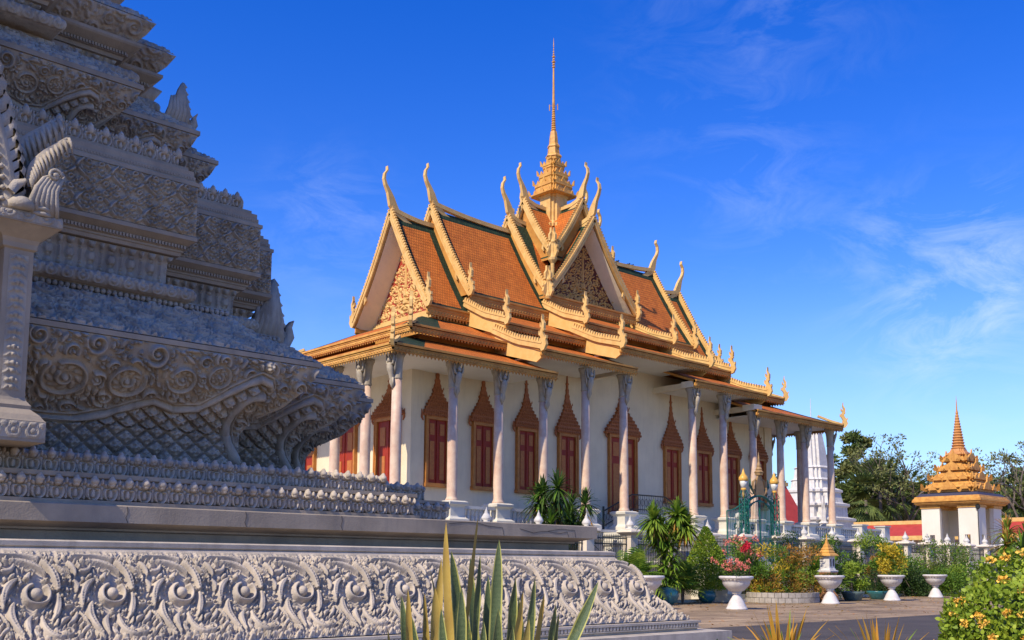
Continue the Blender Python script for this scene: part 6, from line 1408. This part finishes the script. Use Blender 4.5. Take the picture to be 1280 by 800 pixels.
for k, (r, h) in enumerate(((2.42,.95),(1.95,.92),(1.48,.88),(1.08,.85))):
    m = MB()
    m.loft(redent(r,.2,2), [(-.1,z),(-.1,z+h*.30),(-.02,z+h*.34),(-.02,z+h*.40),(.08,z+h*.44),(.08,z+h*.52),(-.16,z+h*.72),(-.16,z+h*.80),(-.40,z+h),(-.45,z+h+.02)], c=c)
    for q in range(4):
        ca, sa = math.cos(q*1.5708), math.sin(q*1.5708)
        for a, s2 in ((0,1.0),(-r*.62,.5),(r*.62,.5)):
            M = lambda aa, b, cc: (PV[0]+(r+.16+cc)*ca-(a+aa)*sa, PV[1]+(r+.12+cc)*sa+(a+aa)*ca, z+h*.25+b)
            m.plate([(-.85*s2,0),(.85*s2,0),(.5*s2,.55*s2),(.12*s2,.75*s2),(0,1.15*s2),(-.12*s2,.75*s2),(-.5*s2,.55*s2)], .12, M)
        M = lambda aa, b, cc: (PV[0]+(r*1.0+aa)*(ca-sa)-cc*.7, PV[1]+(r*1.0+aa)*(sa+ca)+cc*.7, z+h*.3+b); m.ribbon([(-.2,0),(.08,.08),(.08,.32),(.13,.6)], [.13,.11,.07,.01], .13, M)
    m.build('roof_tier', MATS['shrine_gilt'], pv); z += h
m = MB(); m.loft(redent(.80,.14,2), [(0,z-.1),(.12,z+.05),(.08,z+.2),(-.12,z+.35),(-.2,z+.6)], c=c); z += .55
m.lathe([(.64,z-.2),(.62,z)]+[((.60-.037*k)*(1.12 if j else .90), z+.26*k+.13*j) for k in range(14) for j in (0,1)]+[(.07,z+3.8),(.04,z+4.6),(.005,z+5.2)], c, 14); m.build('spire', mat('spire_gilt', (.55,.26,.08), .5, col2=(.42,.17,.05)), pv)
m = MB(); m.lathe([(.04,2.0),(.04,7.2)], (PV[0]-W_-.1, PV[1]-W_-.1, 0), 6); m.lathe([(.05,7.0),(.2,7.1),(.22,7.35),(.05,7.5)], (PV[0]-W_-.1, PV[1]-W_-.1, 0), 8); m.build('lamp', iron, pv)
# white stupa beyond the hall
ws = thing('white_stupa', 'white stepped stupa with a thin mast seen between the end columns of the hall', 'stupa', (46, 10.2, 0)); c = (46,10.2,0)
m = MB(); m.loft(redent(3.7,.5,2), [(.3,0),(.3,2),(0,2.2),(0,3.2),(.25,3.35),(.25,3.6),(-.3,3.8),(-.3,4.6),(-.1,4.75),(-.1,5.0),(-.65,5.2),(-.65,6.0),(-.45,6.15),(-.45,6.35),(-1.0,6.5),(-1.05,7.4),(-.85,7.55),(-.85,7.75),(-1.3,7.9),(-1.45,8.8),(-1.3,8.9),(-1.3,9.1),(-1.7,9.3)], c=c); m.build('terrace', cap_w, ws)
m = MB(); m.loft(redent(1.75,.26,2), [(0,9.2),(-.1,10.0),(0,10.1),(-.25,10.3),(-.35,11.2),(-.25,11.3),(-.5,11.5),(-.6,13.0),(-.8,14.5),(-.86,16.0)], c=c); m.lathe([(.05,16),(.02,18.2)], c, 6); m.build('spire', cap_w, ws)
for (dx, dy) in ((-2.6,-2.6),(-2.6,2.6)):
    m = MB(); q = (c[0]+dx,c[1]+dy,0); m.loft(redent(.45,.09,2), [(.1,3.4),(.1,3.9),(-.05,4.0),(-.05,4.7),(.05,4.8),(-.1,5.0),(-.12,5.7),(-.02,5.8),(-.2,6.0),(-.25,7.0),(-.38,8.4)], c=q); m.build('corner_turret', cap_w, ws)
# far hall: red roof behind the columns
rh = thing('red_roofed_hall', 'steep red gable roof with a gilded edge glimpsed between the end columns of the hall', 'building', (40, 13, 0))
def gable_house(t, x0, x1, y0, y1, ze, zr, wm, rm, em):
    m = MB(); m.box(x0+.5, x1-.5, y0+.5, y1-.5, 0, ze+.2); m.build('wall', wm, t); ym = (y0+y1)/2; m = MB()
    for (a, b) in ((y0,ze),(y1,ze)): m.raw([(x0,a,b),(x1,a,b),(x1,ym,zr),(x0,ym,zr),(x0,a,b-.2),(x1,a,b-.2),(x1,ym,zr-.2),(x0,ym,zr-.2)], [(0,1,2,3),(7,6,5,4),(0,4,5,1),(2,6,7,3),(0,3,7,4),(1,5,6,2)])
    m.build('roof', rm, t); m = MB()
    m.box(x0-.1, x1+.1, ym-.2, ym+.2, zr-.05, zr+.3); m.build('ridge_trim', em, t); m = MB(); m.box(x0-.1, x1+.1, y0-.15, y0+.15, ze-.25, ze+.12); m.build('roof_trim', em, t); m = MB(); m.box(x0-.1, x1+.1, y1-.15, y1+.15, ze-.25, ze+.12); m.build('roof_trim', em, t)
gable_house(rh, 34.5, 40.0, 6.8, 12.0, 4.9, 9.2, creamw, redroof, goldp)
# long red-roofed gallery closing the court
for k, (x0, y0, x1, y1, lab) in enumerate(((62.0,42.0,62.0,-45,'long low gallery with a red tiled roof running behind the pavilion and the fence'),)):
    t = thing('cloister_gallery', lab, 'building', (x0,y0,0))
    a, b = np.array([x0,y0,0.]), np.array([x1,y1,0.]); u = (b-a)/np.linalg.norm(b-a); n_ = np.array([u[1],-u[0],0]); n_ = n_ if n_@np.array([-1,-1,0]) > 0 else -n_
    if k == 0: b = b
    def Pq(p, o, z): return tuple(p+n_*o+[0,0,z])
    m = MB(); m.hexa([Pq(a,0,0),Pq(b,0,0),Pq(b,-5,0),Pq(a,-5,0),Pq(a,0,4.9),Pq(b,0,4.9),Pq(b,-5,4.9),Pq(a,-5,4.9)]); m.build('wall', creamw, t)
    m = MB(); m.hexa([Pq(a,1.2,4.8),Pq(b,1.2,4.8),Pq(b,-2.5,6.25),Pq(a,-2.5,6.25),Pq(a,1.2,5.0),Pq(b,1.2,5.0),Pq(b,-2.5,6.5),Pq(a,-2.5,6.5)]); m.hexa([Pq(a,-6.2,4.8),Pq(b,-6.2,4.8),Pq(b,-2.5,6.25),Pq(a,-2.5,6.25),Pq(a,-6.2,5.0),Pq(b,-6.2,5.0),Pq(b,-2.5,6.5),Pq(a,-2.5,6.5)]); m.build('roof', redroof, t)
    m = MB(); m.hexa([Pq(a,-2.2,6.4),Pq(b,-2.2,6.4),Pq(b,-2.8,6.4),Pq(a,-2.8,6.4),Pq(a,-2.2,6.8),Pq(b,-2.2,6.8),Pq(b,-2.8,6.8),Pq(a,-2.8,6.8)]); m.build('ridge_trim', goldp, t); m = MB(); m.hexa([Pq(a,1.3,4.6),Pq(b,1.3,4.6),Pq(b,1.1,4.6),Pq(a,1.1,4.6),Pq(a,1.3,5.05),Pq(b,1.3,5.05),Pq(b,1.1,5.05),Pq(a,1.1,5.05)]); m.build('roof_trim', goldp, t)
# trees
def along(u, v, dep):                                   # a spot seen at bearing u, dep metres out
    k = (u-640)/1296.3; p = np.array(CAM)+FWD*dep+VW*k*dep; return p[0], p[1], 1.6+(711-v)*dep/1296.3
def branch(m, p, d, L_, r, lvl, tips, spread=.5, seg=5):
    pts = [np.array(p)]; dd = np.array(d, float)
    for i in range(4): dd = dd+rng.normal(size=3)*.10+[0,0,.04]; dd /= np.linalg.norm(dd); pts.append(pts[-1]+dd*L_/4)
    m.tube(pts, np.linspace(r, r*.62, 5), seg)
    if lvl == 0: tips.append(pts[-1]); return
    for k in range(3 if lvl > 1 else 2+int(rng.random()<.5)):
        nd = dd+rng.normal(size=3)*spread; nd[2] = abs(nd[2])*.6+.15; nd /= np.linalg.norm(nd); branch(m, pts[-1 if k < 2 else 2], nd, L_*rng.uniform(.6,.82), r*.6, lvl-1, tips, spread, max(3,seg-1))
def tree(name, label, u, dep, vtop, w_px, mt, dens=1.0, size=.55, lvl=3, grp='trees beyond the court', trunkm=None, vbase=None, clump=1.0):
    x, y, zt = along(u, vtop, dep); t = thing(name, label, 'tree', (x, y, 0), grp); W2 = w_px/2*dep/1296.3
    st = MB(); tips = []; h0 = zt*.30; st.tube([(x,y,0),(x+.2,y,h0*.5),(x,y,h0)], [zt*.028,zt*.022,zt*.018], 8)
    for k in range(4):
        a = k*1.57+rng.uniform(0,1); branch(st, (x,y,h0*rng.uniform(.8,1)), (math.cos(a)*.7,math.sin(a)*.7,.9), zt*.24, zt*.012, lvl-1, tips, .55)
    st.build('trunk', trunkm or bark, t); m = MB()
    tp = np.array(tips); 
    # fit the crown inside its height and width
    for q in tp:
        dx, dy = q[0]-x, q[1]-y; rr = math.hypot(dx, dy)
        if rr > W2: q[0] = x+dx*W2/rr; q[1] = y+dy*W2/rr
        q[2] = min(q[2], zt-.6)
        leaves(m, q, int(110*dens), W2*.30*clump, size, (1,1,.75), int(rng.integers(len(mt))), .05, .6)
    for k in range(int(26*dens)):
        a = rng.uniform(0,6.28); q = rng.random()**.8; zz = h0*.9+(zt-h0)*q*.95; rr = W2*math.sin(min(1,q*.95+.12)*2.75)*rng.uniform(.3,.95); leaves(m, (x+rr*math.cos(a), y+rr*math.sin(a), zz), int(130*dens), W2*.26*clump, size, (1,1,.7), int(rng.integers(len(mt))), .05, .6)
    m.build('crown', mt, t, var=True); return t
def bare_tree(label, u, dep, vtop, w_px, mt):
    x, y, zt = along(u, vtop, dep); t = thing('sparse_tree', label, 'tree', (x,y,0), 'trees beyond the court'); st = MB(); tips = []; h0 = zt*.35
    st.tube([(x,y,0),(x-.3,y+.1,h0*.6),(x,y,h0)], [.55,.42,.36], 8)
    for k in range(5): a = k*1.26+rng.uniform(0,.6); branch(st, (x,y,h0*rng.uniform(.7,1)), (math.cos(a)*.75,math.sin(a)*.75,1.0), zt*.26, .20, 3, tips, .42)
    st.build('trunk', bark, t); m = MB()
    for q in tips[::1]: 
        if rng.random() < .75: leaves(m, q, 26, .9, .38, (1,1,.6), 0, .1, .55)
    m.build('crown', mt, t, var=True)
tree('broadleaf_tree','broad dark green tree filling the gap between hall and pavilion',1112,170,596,110,[lf_tree,lf_dark],2.2,.6)
tree('broadleaf_tree','low dense tree behind the white stupa',1066,165,606,70,[lf_tree,lf_olive],1.8,.6)
tree('broadleaf_tree','wide dark tree behind the gallery right of the pavilion',1272,175,606,110,[lf_tree,lf_dark],2.2,.6)
tree('broadleaf_tree','tall slim dark green tree just right of the hall',1074,150,534,62,[lf_tree,lf_olive],2.0,.5)
tree('broadleaf_tree','dark green tree seen through the end columns of the hall',958,150,588,70,[lf_tree],1.1,.5)
tree('broadleaf_tree','green tree glimpsed between the last two columns of the hall',1022,155,560,56,[lf_olive,lf_tree],1.1,.5)
tree('broadleaf_tree','rounded dark tree behind the left end of the gallery',1100,160,588,80,[lf_tree,lf_dark],1.5,.55)
tree('broadleaf_tree','dense green tree left of the pavilion roof',1150,150,598,70,[lf_tree,lf_olive],1.4,.5)
tree('broadleaf_tree','dark evergreen right behind the pavilion spire',1235,165,592,90,[lf_tree,lf_dark],1.5,.55)
tree('broadleaf_tree','large dark tree at the far right edge',1285,140,580,90,[lf_olive,lf_tree],1.6,.5)
bare_tree('airy half-bare tree with spreading branches left of the pavilion',1128,140,534,84,[lf_olive])
bare_tree('airy half-bare tree leaning in from the right edge',1290,125,536,95,[lf_olive])
def palm(label, u, dep, vtop, r):
    x, y, zt = along(u, vtop, dep); t = thing('fan_palm', label, 'palm tree', (x,y,0), 'palms in front of the far trees'); m = MB(); m.tube([(x,y,0),(x+.2,y,zt*.5),(x,y,zt-r*.5)], [.32,.24,.2], 8); m.build('trunk', bark, t); m = MB()
    for k in range(46):
        a = rng.uniform(0,6.28); e = R(rng.uniform(-60,75)); d = np.array([math.cos(a)*math.cos(e),math.sin(a)*math.cos(e),math.sin(e)]); c = np.array([x,y,zt-r*.45])+d*r*.62
        for q in range(11):
            ang = (q-5)*.20; sd = np.cross(d,[0,0,1.]); sd /= np.linalg.norm(sd)+1e-9; dd = d*math.cos(ang)+sd*math.sin(ang); blade(m, c, c+dd*r*.5-[0,0,.12*r], .10, .05, n=4, var=float(rng.uniform(.2,.8)))
    m.build('crown', lf_palm, t, var=True)
palm('fan palm with a shaggy crown in the middle of the far trees',1101,140,592,5.0); palm('fan palm close to the left edge of the pavilion',1131,144,600,4.5); palm('fan palm in front of the half-bare tree',1083,138,606,4.2)
palm('fan palm at the right of the pavilion roof',1262,135,606,3.6)
t = thing('garden_palm','yellow-green dracaena right of the pavilion behind the flowering bush','plant',(*along(1258,690,57)[:2],0)); x, y, _ = along(1258,690,57)
m = MB(); m.tube([(x,y,0),(x,y,3.2)], .09, 6); m.build('stem', bark, t); m = MB(); 
for (dx,dz) in ((0,3.6),(-.8,2.9),(.7,2.8),(.2,2.2)): rosette(m,(x+dx,y+dx*.3,dz),70,1.1,.06,(0,1),(-30,85),.4)
m.build('foliage',[lf_lime,lf_rust],t,var=True)
t = thing('garden_palm','dark fan-leaved plant at the right edge behind the flowering bush','plant',(*along(1283,690,52)[:2],0)); x, y, _ = along(1283,690,52)
m = MB(); m.tube([(x,y,0),(x,y,2.6)], .09, 6); m.build('stem', bark, t); m = MB()
for (dx,dz) in ((0,3.0),(-.7,2.5),(.5,2.3)): rosette(m,(x+dx,y,dz),70,1.2,.06,(0,1),(-30,85),.4)
m.build('foliage',[lf_mid,lf_dark],t,var=True)
m = MB(); x, y, _ = along(1140,690,70); m.tube([(x,y,0),(x,y,3.5)], .05, 6); tag(m.build('white_pole', cap_w, loc=(x,y,0)), 'thin white pole standing between two fence posts left of the pavilion', 'pole')
# white lion beside the stair, birds on the ridge
def lion(x, y, z, s=1.0):
    m = MB(); q = lambda a, b, c: (x+a*s, y+b*s, z+c*s)
    m.tube([q(.28,0,.12),q(.15,0,.30),q(.0,0,.48),q(-.10,0,.66),q(-.14,0,.80)], [.20*s,.21*s,.19*s,.15*s,.10*s], 10)
    m.lathe([(.02,-.16*s),(.13*s,-.10*s),(.17*s,0),(.14*s,.10*s),(.02,.16*s)], q(-.18,0,.88), 10); m.tube([q(-.26,0,.86),q(-.38,0,.83)], [.09*s,.06*s], 8)
    for b in (-.11,.11): m.tube([q(-.10,b,.50),q(-.22,b,.25),q(-.20,b,.02),q(-.28,b,0.03)], [.075*s,.06*s,.055*s,.045*s], 6); m.tube([q(.22,b*1.3,.22),q(.05,b*1.6,.22),q(.08,b*1.6,.03),q(-.06,b*1.6,.03)], [.11*s,.09*s,.06*s,.05*s], 6)
    m.tube([q(.40,0,.10),q(.50,0,.30),q(.42,0,.55)], [.05*s,.04*s,.05*s], 6)
    return m
l = lion(-3.6,-10.9,3.3,1.25).build('lion_statue', cap_w, loc=(-3.6,-10.9,3.3), smooth=True); tag(l, 'small white stone lion seated on the stair block, left side', 'statue', 'white lions flanking the stair')
l = lion(3.6,-10.9,3.3,1.25).build('lion_statue', cap_w, loc=(3.6,-10.9,3.3), smooth=True); tag(l, 'small white stone lion on the stair block, right side behind the plants', 'statue', 'white lions flanking the stair')
for k, (x, z, lab) in enumerate(((5.9,21.45,'small black bird alone on the right-hand ridge'),(7.0,21.47,'small black bird, left of the two close together on the ridge'),(7.35,21.47,'small black bird, right of the two close together on the ridge'))):
    m = MB(); m.tube([(x-.16,0,z+.05),(x-.05,0,z+.10),(x+.08,0,z+.12),(x+.16,0,z+.16)], [.015,.07,.07,.03], 8); m.lathe([(.01,-.06),(.05,0),(.01,.06)], (x+.17,0,z+.2), 6); m.tube([(x+.2,0,z+.2),(x+.27,0,z+.19)], [.02,.004], 5)
    for s in (-.03,.03): m.tube([(x+.03,s,z+.08),(x+.03,s,z-.02)], .008, 4)
    tag(m.build('bird', darkb, loc=(x,0,z), smooth=True), lab, 'bird', 'birds on the temple ridge')

# planting bed with its kerb along the fence, and leaves fallen on the paving
g = MB(); g.raw([(-12,-13.9,.006),(34,-13.9,.006),(34,-12.8,.006),(-12,-12.8,.006)], [(0,1,2,3)]); struct(g.build('planting_bed', soil))
g = MB(); 
for k in range(46): g.box(-12+k*1.0+.01, -11+k*1.0-.01, -14.06, -13.9, 0, .13+.006*(k % 3))
struct(g.build('bed_kerb', MATS['plinth_plaster']))
m = MB(); n = 1500
P = np.column_stack([rng.uniform(-26,26,n), -14.2-rng.random(n)**1.7*13, np.full(n,.012)]); a = rng.uniform(0,6.28,n); s_ = .05+.06*rng.random(n)
u = np.column_stack([np.cos(a),np.sin(a),rng.normal(size=n)*.12])*s_[:,None]; v = np.column_stack([-np.sin(a),np.cos(a),rng.normal(size=n)*.12])*s_[:,None]*.4
V = np.stack([P-u, P+v+[0,0,.01], P+u+[0,0,.01], P-v], 1).reshape(-1,3); m.raw(V, [(4*i,4*i+1,4*i+2,4*i+3) for i in range(n)], 0, np.repeat(rng.random(n),4))
tag(m.build('fallen_leaves', lf_rust, var=True), kind='stuff')
